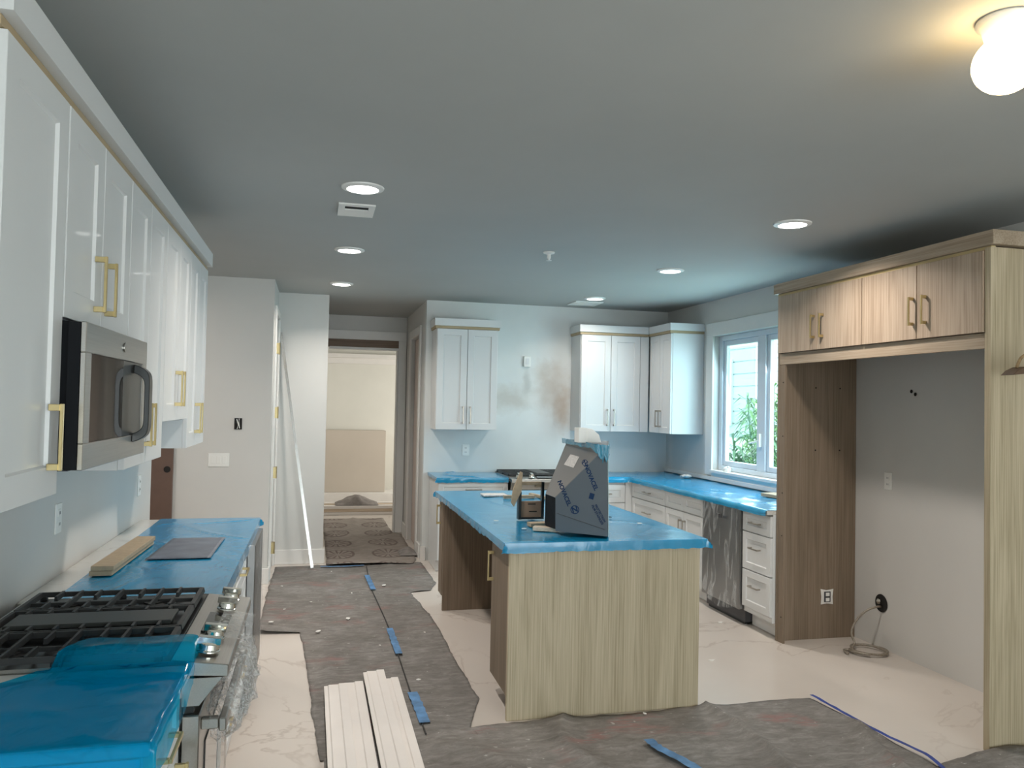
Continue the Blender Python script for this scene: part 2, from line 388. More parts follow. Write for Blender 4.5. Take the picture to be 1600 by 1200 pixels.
st('trim_4', MB().box(.10, 1.095, 10.075, 10.098, 2.42, 2.53).box(.995, 1.095, 10.075, 10.098, 0, 2.42).box(.975, .994, 10.098, 10.215, 0, 2.294), M_trim, bev=.003)
# hall side doorway: casing, jambs
st('trim_5', MB().box(1.078, 1.099, 8.63, 8.72, 0, 2.40).box(1.078, 1.099, 9.55, 9.64, 0, 2.40).box(1.078, 1.099, 8.63, 9.64, 2.40, 2.49), M_trim, bev=.003)
d2 = thing('door_2', None, None, (1.16, 9.13, 0), kind='structure')
MB().box(1.14, 1.18, 8.735, 9.535, .01, 2.385).build('door_leaf', plain('pinkish primed door', (.72, .60, .54), .5), d2)
MB().lathe((1.132, 8.80, .98), [(.0, 0), (.022, 0), (.022, .009), (.0, .009)], 'x', 12).build('bore_hole', M_hole, d2)
# baseboards
st('baseboard_end', MB().box(-3.0, -.372, 7.384, 7.399, 0, .14).box(-.389, -.372, 7.399, 7.50, 0, .14), M_trim, bev=.003)
st('baseboard_pier', MB().box(-.37, .118, 8.252, 8.269, 0, .145).box(.101, .118, 8.269, 8.38, 0, .145), M_trim, bev=.003)
st('baseboard_hall', MB().box(1.082, 1.099, 8.40, 8.625, 0, .145).box(1.082, 1.099, 9.65, 10.07, 0, .145), M_trim, bev=.003)
st('baseboard_back', MB().box(1.082, 1.14, 8.252, 8.269, 0, .145), M_trim, bev=.003)
# closet door with casing and brass hinges
st('trim_6', MB().box(-.389, -.368, 7.50, 7.56, 0, 2.44).box(-.389, -.368, 8.19, 8.245, 0, 2.44).box(-.389, -.368, 7.50, 8.245, 2.44, 2.50), M_trim, bev=.003)
d1 = thing('door_1', None, None, (-.42, 7.87, 0), kind='structure')
F1 = frame((-.425, 7.565, 0), (0, 1, 0), (1, 0, 0))
dl = shaker(F1, 0, .62, .01, 2.43, .035, .11, .012).build('door_leaf', M_trim, d1)
for z in (.26, .96, 1.52, 2.12):
    MB().box(-.389, -.352, 7.70, 7.775, z-.05, z+.05).lathe((-.35, 7.738, z), [(.0, -.055), (.007, -.055), (.007, .055), (.0, .055)], 'z', 8).build('hinge', M_brass, d1)
# brown slab door on the end wall
d3 = thing('door_3', None, None, (-1.6, 7.37, 0), kind='structure')
MB().box(-2.0, -1.19, 7.355, 7.39, .01, 2.05).build('door_leaf', M_brown, d3, bev=.002)
MB().lathe((-1.235, 7.35, 1.02), [(.0, 0), (.028, 0), (.028, .006), (.0, .006)], 'y', 16).build('bore_hole', M_hole, d3)

# window
w1 = thing('window_1', None, None, (XR+.05, (wy0+wy1)/2, wz0), kind='structure')
MB().box(XR-.024, XR-.001, wy1, wy1+.135, wz0-.05, wz1+.13).box(XR-.024, XR-.001, wy0-.135, wy0, wz0-.05, wz1+.13).box(XR-.024, XR-.001, wy0, wy1, wz1, wz1+.13).build('casing', M_trim, w1, bev=.002)
MB().box(XR-.05, XR+.05, wy0+.001, wy1-.001, wz0-.02, wz0+.004).box(XR-.024, XR-.001, wy0, wy1, wz0-.09, wz0-.021).build('window_sill', M_trim, w1)
MB().box(XR+.05, XR+.13, wy0+.002, wy0+.07, wz0+.005, wz1-.002).box(XR+.05, XR+.13, wy1-.06, wy1-.002, wz0+.005, wz1-.002).box(XR+.05, XR+.13, wy0+.07, wy1-.06, wz1-.05, wz1-.002).box(XR+.05, XR+.13, wy0+.07, wy1-.06, wz0+.005, wz0+.05).box(XR+.05, XR+.13, 6.33, 6.45, wz0+.05, wz1-.05).build('window_frame', M_vinyl, w1, bev=.003)
for y0, y1 in ((6.452, wy1-.062), (wy0+.072, 6.328)):
    sa = MB().box(XR+.07, XR+.11, y0, y0+.045, wz0+.052, wz1-.052).box(XR+.07, XR+.11, y1-.045, y1, wz0+.052, wz1-.052).box(XR+.07, XR+.11, y0+.045, y1-.045, wz1-.10, wz1-.052).box(XR+.07, XR+.11, y0+.045, y1-.045, wz0+.052, wz0+.10).build('sash', M_vinyl, w1, bev=.002)
    MB().box(XR+.088, XR+.094, y0+.046, y1-.046, wz0+.101, wz1-.101).build('pane', M_glass, sa)
    if y0 > 6.4: MB().box(XR+.084, XR+.0855, y0+.10, y1-.05, 1.36, wz1-.12).build('protective_film', M_haze, sa)
MB().box(XR+.02, XR+.049, 6.375, 6.405, 1.30, 1.42).tube([(XR+.03, 6.39, 1.36), (XR+.0, 6.43, 1.34), (XR-.005, 6.50, 1.33)], .008, 8).build('latch', M_white, w1)
MB().lathe((XR+.02, 6.93, wz0+.005), [(.0, 0), (.045, 0), (.04, .03), (.02, .045), (.0, .047)], 'z', 16).tube([(XR+.02, 6.93, 1.075), (XR+.0, 6.88, 1.085), (XR+.0, 6.84, 1.07)], .008, 8).build('crank', M_white, w1)
st('trim_7', MB().box(XR-.03, XR-.001, 5.08, YB-.02, .931, .965), M_trim)

# ------------------------------------------------------------------ outside the window
st('ground_outside', MB().box(3.98, 14, -2, 28, -.6, -.3), M_grass)
def shrub(cx, cy, h, rr, n, mat, label, seed):
    random.seed(seed); t = thing('leafy_shrub', label, 'shrub', (cx, cy, -.3), 'shrubs outside the window')
    stems = MB(); leaves = MB(); tops = []
    for k in range(9):
        a = random.random()*6.28; q = random.random()*rr
        b = Vector((cx+q*.4*math.cos(a), cy+q*.4*math.sin(a), -.3)); tp = Vector((cx+q*math.cos(a), cy+q*math.sin(a), -.3+h*random.uniform(.7, 1)))
        stems.tube([b, (b+tp)/2+Vector((0, 0, .1)), tp], [.018, .012, .005], 5); tops.append((b, tp))
    for k in range(n):
        b, tp = random.choice(tops); f = random.uniform(.15, 1.0); p = b.lerp(tp, f)
        a = random.random()*6.28; d = Vector((math.cos(a), math.sin(a), random.uniform(-.5, .5))).normalized(); ln = random.uniform(.18, .34); w = .018
        s = d.cross(Vector((0, 0, 1))).normalized()*w; e = p+d*ln+Vector((0, 0, -.08)); mdl = p+d*ln*.45+Vector((0, 0, .03))
        vs = [leaves.v(p), leaves.v(mdl+s), leaves.v(e), leaves.v(mdl-s)]; leaves.face(vs)
    stems.build('stem', M_leafd, t); leaves.build('foliage', mat, t, norm=False, kind='stuff')
shrub(5.7, 9.1, 2.35, .55, 1500, M_leaf, 'tall feathery light green shrub outside the left window pane', 3)
shrub(4.75, 8.25, 1.75, .38, 900, M_leafd, 'low dark green shrub at the foot of the left pane', 4)
shrub(6.6, 8.3, 2.3, .40, 900, M_leaf, 'green shrub seen in the lower part of the right pane', 5)
hs = thing('neighbour_house', 'pale grey sided house seen through the window', 'house', (8.6, 14.0, -.3))
MB().box(8.6, 9.4, 8, 26, -.3, 4.6).build('wall', M_side, hs)
for k in range(18): MB().box(8.575, 8.6, 8, 26, -.2+k*.26, .03+k*.26).build('siding_board', M_side, hs)
for y in (11.2, 15.2):
    wv = MB().box(8.53, 8.574, y, y+1.0, 1.3, 2.7).build('window', M_vinyl, hs)
    MB().box(8.515, 8.529, y+.08, y+.92, 1.38, 2.62).build('pane', M_dkgrey, wv)

# ------------------------------------------------------------------ wall cabinets, left run
XU = -.649
def crown(parent, boxes_strip, boxes_crown, mats=(M_tan, M_cab)):
    a = MB()
    for b in boxes_strip: a.box(*b)
    a.build('filler_strip', mats[0], parent)
    a = MB()
    for b in boxes_crown: a.box(*b)
    a.build('crown', mats[1], parent)
def upper_left(y0, y1, z0, doors, label, group='wall cabinets above the left worktop', ztop=2.398):
    t = thing('wall_cabinet', label, 'cabinet', (XL+.17, (y0+y1)/2, z0), group)
    F = frame((XU-.02, y0, 0), (0, 1, 0), (1, 0, 0))
    carcass(F, y1-y0-.001, XU-.02-XL-.002, z0, ztop, t, M_cab)
    for (a, b, hy) in doors:
        d = shaker(F, a-y0, b-y0, z0, ztop, .02, .075).build('door', M_cab, t)
        if hy is not None: pull(F, hy-y0, z0+.152 if z0 < 1.8 else 1.963, .16, d, M_brass)
    crown(t, [(XL+.002, XU-.008, y0, y1+.0028, 2.399, 2.421)], [(XL+.002, XU+.022, y0-(.02 if y0 < 2 else 0), y1+.0028, 2.422, 2.502)])
    return t
upper_left(1.835, 2.287, 1.373, [(1.85, 2.285, 2.20)], 'nearest white wall cabinet, single tall door left of the microwave')
upper_left(2.290, 3.018, 1.835, [(2.292, 2.652, 2.575), (2.654, 3.016, 2.70)], 'short white two-door wall cabinet directly above the microwave')
upper_left(3.021, 3.712, 1.373, [(3.023, 3.362, 3.325), (3.364, 3.708, 3.40)], 'white wall cabinet just behind the microwave, reaching down to its lower edge')
upper_left(3.715, 4.385, 1.525, [(3.717, 4.055, 4.01), (4.057, 4.383, 4.09)], 'shorter white wall cabinet with a raised bottom, second from the far end')
upper_left(4.388, 5.03, 1.373, [(4.39, 4.695, 4.655), (4.697, 5.02, 4.735)], 'farthest white wall cabinet of the left run, beside the end wall')

# microwave
mw = thing('microwave', 'stainless over-the-range microwave with black sides and bowed handle', 'microwave', (-.78, 2.655, 1.435))
XM = -.588
MB().box(XL+.002, XM-.045, 2.292, 3.012, 1.437, 1.827).build('body', M_mattblk, mw, bev=.003)
FM = frame((XM-.03, 2.275, 0), (0, 1, 0), (1, 0, 0))
MB(FM).box(0, .76, 1.436, 1.824, -.014, .015).build('door_core', M_mattblk, mw)
FM = FM @ Matrix.Translation((0, 0, 0))
mb = MB(FM)
mb.box(0, .76, 1.435, 1.505, .0155, .03).box(0, .76, 1.745, 1.825, .0155, .03).box(0, .055, 1.505, 1.745, .0155, .03).box(.70, .76, 1.505, 1.745, .0155, .03)
dr = mb.build('door', M_steel, mw, bev=.002)
MB(FM).box(.0555, .43, 1.506, 1.744, .0155, .027).build('window', M_dglass, dr)
MB(FM).box(.431, .6995, 1.506, 1.744, .0155, .027).build('control_panel', M_black, mw)
mb = MB()
def bow(h, o):
    return [(o*(1-abs(math.cos(PI*k/20))**9), 1.61-h*math.cos(PI*k/20)) for k in range(21)]
prof = bow(.128, .050)+bow(.100, .034)[::-1]
mb.prism([(XM+a, z) for a, z in prof], 2.835, 2.885, 'y')
mb.build('handle', M_black, dr, bev=.002)

mb = MB(FM); mb.lathe((.42, 1.785, .031), [(.0, 0), (.015, 0), (.015, .003), (.0, .003)], 'z', 20); mb.build('emblem', M_steelx, dr)
MB().box(-.95, -.64, 2.34, 2.95, 1.428, 1.4365).build('filter_grille', M_dkgrey, mw)

# ------------------------------------------------------------------ film over worktops
def worktop_film(name, label, x0, x1, y0, y1, top, ex, ey, mat=M_blue, nx=46, ny=80, seed=0, wr=.0022, tuck=None, group=None, lift=None):
    """sheet laid on a worktop and turned down over its edges; ex/ey = (low, high) overhang"""
    def axis(a, b, lo, hi, n):
        A = []
        if lo > 0: A += [a-lo, a-lo*.6, a-lo*.3]
        A += [a+(b-a)*k/n for k in range(n+1)]
        if hi > 0: A += [b+hi*.3, b+hi*.6, b+hi]
        return A
    SX = axis(x0, x1, ex[0], ex[1], nx); SY = axis(y0, y1, ey[0], ey[1], ny); mb = MB(); G = {}
    for i, s in enumerate(SX):
        for j, t in enumerate(SY):
            cx = min(max(s, x0), x1); cy = min(max(t, y0), y1); dx = s-cx; dy = t-cy
            jag = 1+.14*nz(s*5+seed, t*5, 3)+.16*nz(s*27, t*27, 5); d = max(abs(dx), abs(dy))*jag
            inside = min(1, min(cx-x0, x1-cx, cy-y0, y1-cy)/.05)
            out = (.001+.004*abs(nz(s*9, t*9, seed))*min(1, d/.03) if d else 0)+(.55*min(abs(dx), abs(dy)) if dx and dy else 0)
            x = cx+(math.copysign(out, dx) if dx else 0); y = cy+(math.copysign(out, dy) if dy else 0)
            z = top+.0015+inside*((max(0, ridge(s*1.3, t*1.1+seed, seed, 1.5))**9)*wr*2.2+abs(nz(s, t, seed, 5))*wr*.6)-d*.97
            G[i, j] = mb.v((x, y, z))
    for i in range(len(SX)-1):
        for j in range(len(SY)-1): mb.face([G[i, j], G[i+1, j], G[i+1, j+1], G[i, j+1]])
    o = mb.build(name, mat, smooth=True, label=label, cat='plastic film', group=group)
    try: o.data.set_sharp_from_angle(angle=math.radians(40))
    except Exception: pass
    return o

# left run, far section: base cabinets y 3.065 .. 5.04
def worktop(name, label, x0, x1, y0, y1, z0=.885, z1=.915):
    return MB().box(x0, x1, y0, y1, z0, z1).build(name, M_stone, bev=.003, label=label, cat='worktop')
worktop('stone_worktop', 'white stone worktop of the left run beyond the near range', XL+.002, -.316, 3.062, 5.05)
worktop('stone_worktop', 'white stone worktop in the bottom left corner, before the near range', XL+.002, -.316, 1.785, 2.285)
worktop_film('blue_film', 'blue plastic film over the left worktop beyond the near range', -.875, -.312, 3.075, 5.056, .9165, (0, .05), (0, .03), M_blue, 44, 100, 1)
def lf(s, t): return 0
def near_film():
    # covers the near worktop, rides up over the edge of the range at its far side
    def fn(i, j):
        s = -.985+(-.312+.985)*min(i/.86, 1.0); over = max(0, i-.86)/.14*.075
        back = 2.165+.11*max(0, min(1, (s+.80)/.14))+.10*max(0, min(1, (s+.64)/.05))+.012*nz(s*8, 1, 2)
        drop_end = .42
        t = (1.782-drop_end)+(back-1.782+drop_end)*j
        d = max(0, 1.782-t); y = max(t, 1.775)-(.006 if d > 0 else 0)-.01*abs(nz(s*7, t*7, 5))*(d > .02)
        z = .9185+abs(nz(s, t, 4, 9))*.003+max(0, ridge(s, t*1.3, 2.5, 2))**6*.004-d
        if t > 2.27: z += .052*min(1, (t-2.27)/.02)
        elif t > 2.215: z += .012*(t-2.215)/.055
        x = s+(min(over, .01)+.006*abs(nz(t*9, s, 4)) if over else 0)
        z -= over*(1+.4*nz(t*6, 0, 1))
        if d > .05 and over: x += .02
        return (x, y, z)
    return MB().grid(fn, 60, 90).build('blue_film', M_bluet, smooth=True, label='blue plastic film over the nearest worktop, bottom left, lapping onto the range', cat='plastic film')
near_film()

def base_drawers(F, W_, fronts, parent, D=.6, mat=M_cab, hmat=M_nickel, z0=.115, z1=.884, st_=.05, toe=.11):
    carcass(F, W_, D, z0, z1, parent, mat, toe)
    for f in fronts:
        kind, u0, u1, v0, v1 = f[:5]
        o = (shaker(F, u0, u1, v0, v1, .02, st_) if mat is not M_oak else slab(F, u0, u1, v0, v1)).build(kind, mat, parent)
        for h in f[5:]:
            if h: pull(F, h[0], h[1], h[2], o, hmat, h[3])
XB = -.352
bc = thing('base_cabinet', 'white base cabinet nearest the camera, bottom left, beside the range', 'cabinet', (-.66, 2.03, 0))
F = frame((XB, 1.80, 0), (0, 1, 0), (1, 0, 0))
base_drawers(F, .478, [('drawer', 0, .476, .72, .88, (.238, .80, .16, False)), ('door', 0, .476, .118, .716, (.42, .60, .16, True))], bc, .61, hmat=M_brass)
MB().box(XL+.01, XB+.018, 1.782, 1.799, 0, .884).box(-.58, -.56, 1.774, 1.782, .08, .86).box(-.42, -.40, 1.774, 1.782, .08, .86).build('side_panel', M_cab, bc)
for k, (y0, y1, lab) in enumerate([(3.068, 3.72, 'white left base cabinet just past the near range'), (3.724, 4.36, 'white left base cabinet before the wrapped undercounter fridge')]):
    t = thing('base_cabinet', lab, 'cabinet', (-.66, (y0+y1)/2, 0), 'base cabinets of the left run')
    F = frame((XB, y0, 0), (0, 1, 0), (1, 0, 0)); w = y1-y0
    base_drawers(F, w, [('drawer', 0, w, .72, .88, (w/2, .80, .16, False)), ('drawer', 0, w, .42, .716, (w/2, .62, .16, False)), ('drawer', 0, w, .118, .416, (w/2, .32, .16, False))], t, .61, hmat=M_brass)
# undercounter fridge, seen edge on
uf = thing('undercounter_fridge', 'steel-fronted undercounter fridge in clear wrap at the far end of the left run', 'fridge', (-.66, 4.66, 0))
MB().box(XL+.01, XB+.02, 4.366, 4.955, .02, .875).build('body', M_dkgrey, uf)
MB().box(XB+.021, XB+.062, 4.366, 4.955, .12, .87).build('door', M_steelz, uf, bev=.003)
MB().box(XB+.021, XB+.03, 4.37, 4.95, .02, .11).build('grille', M_black, uf)
MB().grid(lambda i, j: (XB+.072+.006*nz(i*7, j*9, 1), 4.35+.62*i, .10+.78*j), 16, 24).build('clear_wrap', M_wrap, uf, smooth=True)
MB().box(XL+.01, XB+.02, 4.96, 5.03, 0, .884).build('end_panel', M_cab, uf)

# things on the left worktop
tz = .925
bo = []
for k, (dz, dx) in enumerate([(0, 0), (.020, .006)]):
    c = Vector((-.80, 3.80, tz-.002+dz))
    R = Matrix.Translation(c) @ Matrix.Rotation(-.03, 4, 'Z')
    MB(R).box(-.042+dx, .042+dx, -.36, .36, 0, .0185).build('mdf_strip', M_mdf, bev=.001, cat='board', group='offcut strips on the left worktop',
        label=['lower of two tan board strips stacked on the blue film, left worktop', 'upper tan board strip of the pair on the left worktop film'][k])
mm = MB(); mm.grid(lambda i, j: (-.71+.005*j+(.27+.0*j)*i+ .02*j*(1-i), 3.76+.55*j, .9235+.0012*nz(i*4, j*6, 0)), 14, 20).build('dark_mat', M_mat, smooth=True, solid=.001, cat='mat', label='dark grey sheet lying over blue film on the left worktop')

# ------------------------------------------------------------------ near range (left run)
def gas_range(loc, F, W_, label, wrap=True, back=None):
    """F: local x along the front, y up, z out of the front; z=0 at cabinet face plane"""
    t = thing('gas_range', label, 'range', loc)
    D = .61
    MB(F).box(.004, W_-.004, .08, .905, -D, .0).build('body', M_black, t, bev=.003)
    for x in (.04, W_-.08):
        MB(F).box(x, x+.04, 0, .0795, -.10, -.05).build('foot', M_dkgrey, t)
    MB(F).box(-.002, W_+.002, .9055, .925, -D, -.03).build('cooktop', M_black, t, bev=.003)
    MB(F).box(-.004, W_+.004, .915, .930, -D-.0, -D+.03).build('rear_trim', M_steel, t)
    MB(F).box(-.004, -.0025, .895, .926, -D, -.02).build('side_trim', M_steel, t)
    MB(F).box(W_+.0025, W_+.004, .895, .926, -D, -.02).build('side_trim', M_steel, t)
    # control fascia: slanted top, front lip, wedge beneath
    mb = MB(F); mb.prism([(.928, -.028), (.908, .118), (.876, .118), (.886, -.028)], .0, W_, 'x'); 
    cf = mb.build('control_panel', M_steelx if False else M_steel, t, bev=.002)
    mb = MB(F); mb.prism([(.875, .105), (.80, .045), (.80, .001), (.875, .001)], .004, W_-.004, 'x'); mb.build('lower_fascia', M_steel, t, bev=.001)
    # knobs
    for x in (.085, .215, W_-.215, W_-.085):
        Fk = F @ Matrix.Translation((x, .921, .055)) @ Matrix.Rotation(-PI/2+.14, 4, 'X')
        mb = MB(Fk); mb.lathe((0, 0, 0), [(.0, 0), (.031, 0), (.032, .005), (.028, .009), (.025, .024), (.0, .026)], 'z', 20)
        mb.box(-.012, .012, -.031, .031, .022, .042)
        mb.build('knob', M_chrome, t, smooth=False, bev=.0012)
    mb = MB(F @ Matrix.Translation((W_/2, .9215, .045)) @ Matrix.Rotation(-PI/2+.14, 4, 'X')); mb.box(-.11, .11, -.035, .035, -.002, .003); mb.build('display', M_dglass, cf)
    # oven door
    dr = MB(F).box(.004, W_-.004, .18, .775, .002, .048).build('oven_door', M_steel, t, bev=.003)
    MB(F).box(.12, W_-.12, .32, .66, .0485, .052).build('window', M_dglass, dr)
    MB(F).box(.02, W_-.02, .776, .799, .002, .03).build('vent_slot', M_black, t)
    MB(F).box(.004, W_-.004, .09, .172, .002, .045).build('storage_drawer', M_steel, t, bev=.003)
    hd = MB(F); hd.box(.03, .055, .725, .755, .0485, .095).box(W_-.055, W_-.03, .725, .755, .0485, .095).box(.02, W_-.02, .722, .758, .0955, .115)
    hd.build('handle', M_steel, dr, bev=.003)
    # cast iron grates and griddle
    def bar(m, x0, z0, x1, z1, y=.952, h=.016, w=.011):
        d = Vector((x1-x0, z1-z0)); n = Vector((-d.y, d.x)).normalized()*w/2
        m.hexa([(x0+n.x, y-h, z0+n.y), (x1+n.x, y-h, z1+n.y), (x1-n.x, y-h, z1-n.y), (x0-n.x, y-h, z0-n.y), (x0+n.x*.7, y, z0+n.y*.7), (x1+n.x*.7, y, z1+n.y*.7), (x1-n.x*.7, y, z1-n.y*.7), (x0-n.x*.7, y, z0-n.y*.7)])
    zf, zb = -.05, -.57; third = W_/3
    for k in range(3):
        a, b = k*third+.008, (k+1)*third-.008; m = MB(F)
        bar(m, a, zf, a, zb); bar(m, b, zf, b, zb); bar(m, a, zf, b, zf, w=.02); bar(m, a, zb, b, zb, w=.016)
        for x in (a, b):
            for z in (zf-.01, (zf+zb)/2, zb+.01): m.box(x-.008, x+.008, .9255, .938, z-.01, z+.01)
        if k != 1:
            mid = (a+b)/2; bar(m, mid, zf, mid, zb, y=.944, h=.012)
            for q in (.07, .19, .33, .45):
                bar(m, a, zf-q, a+.085, zf-q, y=.956); bar(m, b, zf-q, b-.085, zf-q, y=.956)
            for q in (.13, .26, .39): bar(m, a, zf-q, b, zf-q, y=.956)
        else:
            for q in (.06, .13, .2, .27, .34, .41, .47):
                bar(m, a, zf-q, a+.045, zf-q, y=.956); bar(m, b, zf-q, b-.045, zf-q, y=.956)
        m.build('grate', M_iron, t)
        if k == 1:
            MB(F).box(a+.05, b-.05, .9405, .955, zb+.03, zf-.03).build('griddle', M_griddle, t, bev=.003)
        else:
            for q in (.14, .40):
                mb = MB(F @ Matrix.Translation(((a+b)/2, .9255, zf-q)) @ Matrix.Rotation(-PI/2, 4, 'X'))
                mb.lathe((0, 0, 0), [(.0, 0), (.045, 0), (.045, .005), (.03, .007), (.03, .0115), (.0, .0125)], 'z', 20); mb.build('burner', M_iron, t)
    return t, dr, cf
FR = frame((XB+.02, 2.292, 0), (0, 1, 0), (1, 0, 0))
rg, rdoor, rcf = gas_range((-.64, 2.67, 0), FR, .764, 'near stainless gas range with black grates, bottom left, handle in bubble wrap')
# bubble wrap round the near range's handle
def bub(i, j):
    a = 2*PI*j; y = 2.318+.70*i; r = .048+.012*nz(i*14, math.cos(a)*2, math.sin(a)*2)+.014*nz(i*33, math.cos(a)*5, math.sin(a)*5)
    r *= (.75+.5*math.sin(PI*min(1, i*1.05)))
    return (XB+.125+r*math.cos(a)*1.0, y, .742+r*math.sin(a)*1.35)
MB().grid(bub, 90, 26).build('bubble_wrap', M_bub, rdoor, smooth=True)
MB().grid(lambda i, j: (XB+.075+.10*i, 2.48+.30*j, .934-.0145*(i/.1)*.1+.004*nz(i*9, j*9, 1)), 14, 20).build('bubble_film', M_bub, rcf, smooth=True)
MB(FR).box(.42, .52, .42, .60, .0525, .0535).build('energy_label', M_label, rdoor)

# ------------------------------------------------------------------ back wall cabinets
YU = 7.936
def upper_back(x0, x1, doors, label, filler=None, end=False):
    t = thing('wall_cabinet', label, 'cabinet', ((x0+x1)/2, YB-.16, 1.373))
    F = frame((x0, YU+.02, 0), (1, 0, 0), (0, -1, 0))
    carcass(F, x1-x0, YB-YU-.022, 1.373, 2.398, t, M_cab)
    for a, b, h in doors:
        d = shaker(F, a-x0, b-x0, 1.373, 2.398, .02, .065).build('door', M_cab, t)
        pull(F, h-x0, 1.373+.15, .17, d, M_nickel)
    if filler: slab(F, filler[0]-x0, filler[1]-x0, 1.373, 2.398, .018).build('filler', M_cab, t)
    return t
t = upper_back(1.165, 1.80, [(1.168, 1.481, 1.445), (1.483, 1.797, 1.52)], 'white two-door wall cabinet left of the patched wall, above the back outlet')
crown(t, [(1.15, 1.812, YU-.004, YB-.002, 2.399, 2.425)], [(1.14, 1.822, YU-.018, YB-.002, 2.426, 2.50)])
t = upper_back(2.70, 3.473, [(2.703, 3.036, 3.0), (3.038, 3.37, 3.075)], 'white two-door wall cabinet right of the patched wall, facing the camera', (3.371, 3.47))
crown(t, [(2.688, 3.46, YU-.004, YB-.002, 2.399, 2.425)], [(2.678, 3.455, YU-.018, YB-.002, 2.426, 2.50)])
t = thing('wall_cabinet', 'white wall cabinet on the right wall, beside the window, forming the corner', 'cabinet', (3.66, 7.66, 1.373))
F = frame((3.495, 7.934, 0), (0, -1, 0), (-1, 0, 0))
carcass(F, .534, XR-3.497, 1.373, 2.398, t, M_cab)
for a, b, h in ((.015, .27, .235), (.272, .532, .31)):
    d = shaker(F, a, b, 1.373, 2.398, .02, .06).build('door', M_cab, t); pull(F, h, 1.523, .17, d, M_nickel)
crown(t, [(3.462, XR-.002, 7.39, 7.93, 2.399, 2.425)], [(3.457, XR-.002, 7.38, 7.915, 2.426, 2.50)])

# base cabinets back wall
YF = 7.645
def base(label, o, U, Nn, w, fronts, loc, D=.6, hmat=M_nickel, group=None, **k):
    t = thing('base_cabinet', label, 'cabinet', loc, group)
    base_drawers(frame(o, U, Nn), w, fronts, t, D, hmat=hmat, **k); return t
def dr3(w, zs, hl=.14): return [('drawer', 0, w, a, b, (w/2, (a+b)/2+(.03 if b-a > .2 else 0), hl, False)) for a, b in zs]
base('white base cabinet at the left end of the back wall, beside the hall opening', (1.165, YF, 0), (1, 0, 0), (0, -1, 0), .695, [('drawer', 0, .695, .72, .88, (.347, .80, .16, False)), ('door', 0, .347, .118, .716, (.31, .62, .16, True)), ('door', .348, .695, .118, .716, (.385, .62, .16, True))], (1.51, 7.95, 0))
base('white drawer base cabinet at the right of the back range, behind the hood', (2.645, YF, 0), (1, 0, 0), (0, -1, 0), .45, dr3(.45, [(.66, .84), (.40, .655), (.118, .395)]), (2.87, 7.95, 0))
MB().box(3.098, 3.18, YF-.018, YF-.001, .115, .884).box(3.185, 3.80, YF+.0, 8.26, .115, .884).build('corner_cabinet', M_cab, label='white blank corner cabinet where the back and right worktops meet', cat='cabinet')
worktop('stone_worktop', 'stone worktop under blue film at the left end of the back wall', 1.15, 1.868, 7.615, YB-.002)
worktop_film('blue_film', 'blue plastic film over the back worktop left of the far range', 1.146, 1.86, 7.610, 8.262, .9165, (.03, .0), (.05, 0), M_blue, 50, 46, 3, .006)
F2 = frame((1.87, YF-.005, 0), (1, 0, 0), (0, -1, 0))
gas_range((2.25, 7.95, 0), F2, .764, 'far stainless gas range against the back wall, half hidden by the hood')
# L-shaped worktop on the right
mb = MB(); mb.prism([(2.64, YB-.002), (2.64, 7.615), (3.135, 7.615), (3.135, 5.06), (XR-.002, 5.06), (XR-.002, YB-.002)], .885, .915, 'z')
mb.build('stone_worktop', M_stone, bev=.002, label='L-shaped stone worktop under blue film along the window wall', cat='worktop')
def lfilm():
    mb = MB(); sd = 5; nx, ny = 70, 150
    P = {}
    for i in range(nx+1):
        for j in range(ny+1):
            s = 2.644+(XR-.006-2.644)*i/nx; t = 5.06+(8.262-5.06)*j/ny
            P[i, j] = (s, t)
    fx, fy = 3.131, 7.611
    def mapp(s, t):
        # the sheet turns down over the front edges (x < fx for t < fy, and t < fy for s < fx)
        dx = fx-s; dy = fy-t; d = 0; x, y = s, t
        if dx > 0 and dy > 0:
            if dx < dy: d = dx; x = fx-min(d, .006)-.008*abs(nz(s*20, t*12, 2))
            else: d = dy; y = fy-min(d, .006)-.008*abs(nz(s*12, t*20, 2))
        return x, y, d
    verts = {}
    def vv(i, j):
        if (i, j) not in verts:
            s, t = P[i, j]; x, y, d = mapp(s, t)
            z = .918+max(0, ridge(s*1.3, t, 5, 2.2))**6*.006+abs(nz(s, t, 5, 12))*.003-d
            verts[i, j] = mb.v((x, y, z))
        return verts[i, j]
    for i in range(nx):
        for j in range(ny):
            s, t = P[i, j]; s2, t2 = P[i+1, j+1]
            dx = fx-min(s, s2); dy = fy-min(t, t2)
            if dx > 0 and dy > 0 and min(dx, dy) > .058: continue
            mb.face([vv(i, j), vv(i+1, j), vv(i+1, j+1), vv(i, j+1)])
    mb.build('blue_film', M_blue, smooth=True, label='blue plastic film over the L-shaped worktop under the window', cat='plastic film')
lfilm()
XF = 3.165+.02
def rb(y0, y1): return (XF, y1, 0), (0, -1, 0), (-1, 0, 0), y1-y0
o, U, Nn, w = rb(6.818, 7.62)
base('white three-drawer base cabinet in the window run nearest the corner', o, U, Nn, w, dr3(w, [(.725, .88), (.43, .72), (.118, .425)], .15), (3.48, 7.2, 0), .63)
o, U, Nn, w = rb(6.068, 6.812)
t = base('white two-door sink base cabinet under the window, beside the wrapped dishwasher', o, U, Nn, w, [('false_front', 0, w/2, .725, .88), ('false_front', w/2, w, .725, .88), ('door', 0, w/2, .118, .72, (w/2-.04, .58, .14, True)), ('door', w/2, w, .118, .72, (w/2+.04, .58, .14, True))], (3.48, 6.44, 0), .63)
o, U, Nn, w = rb(5.062, 5.442)
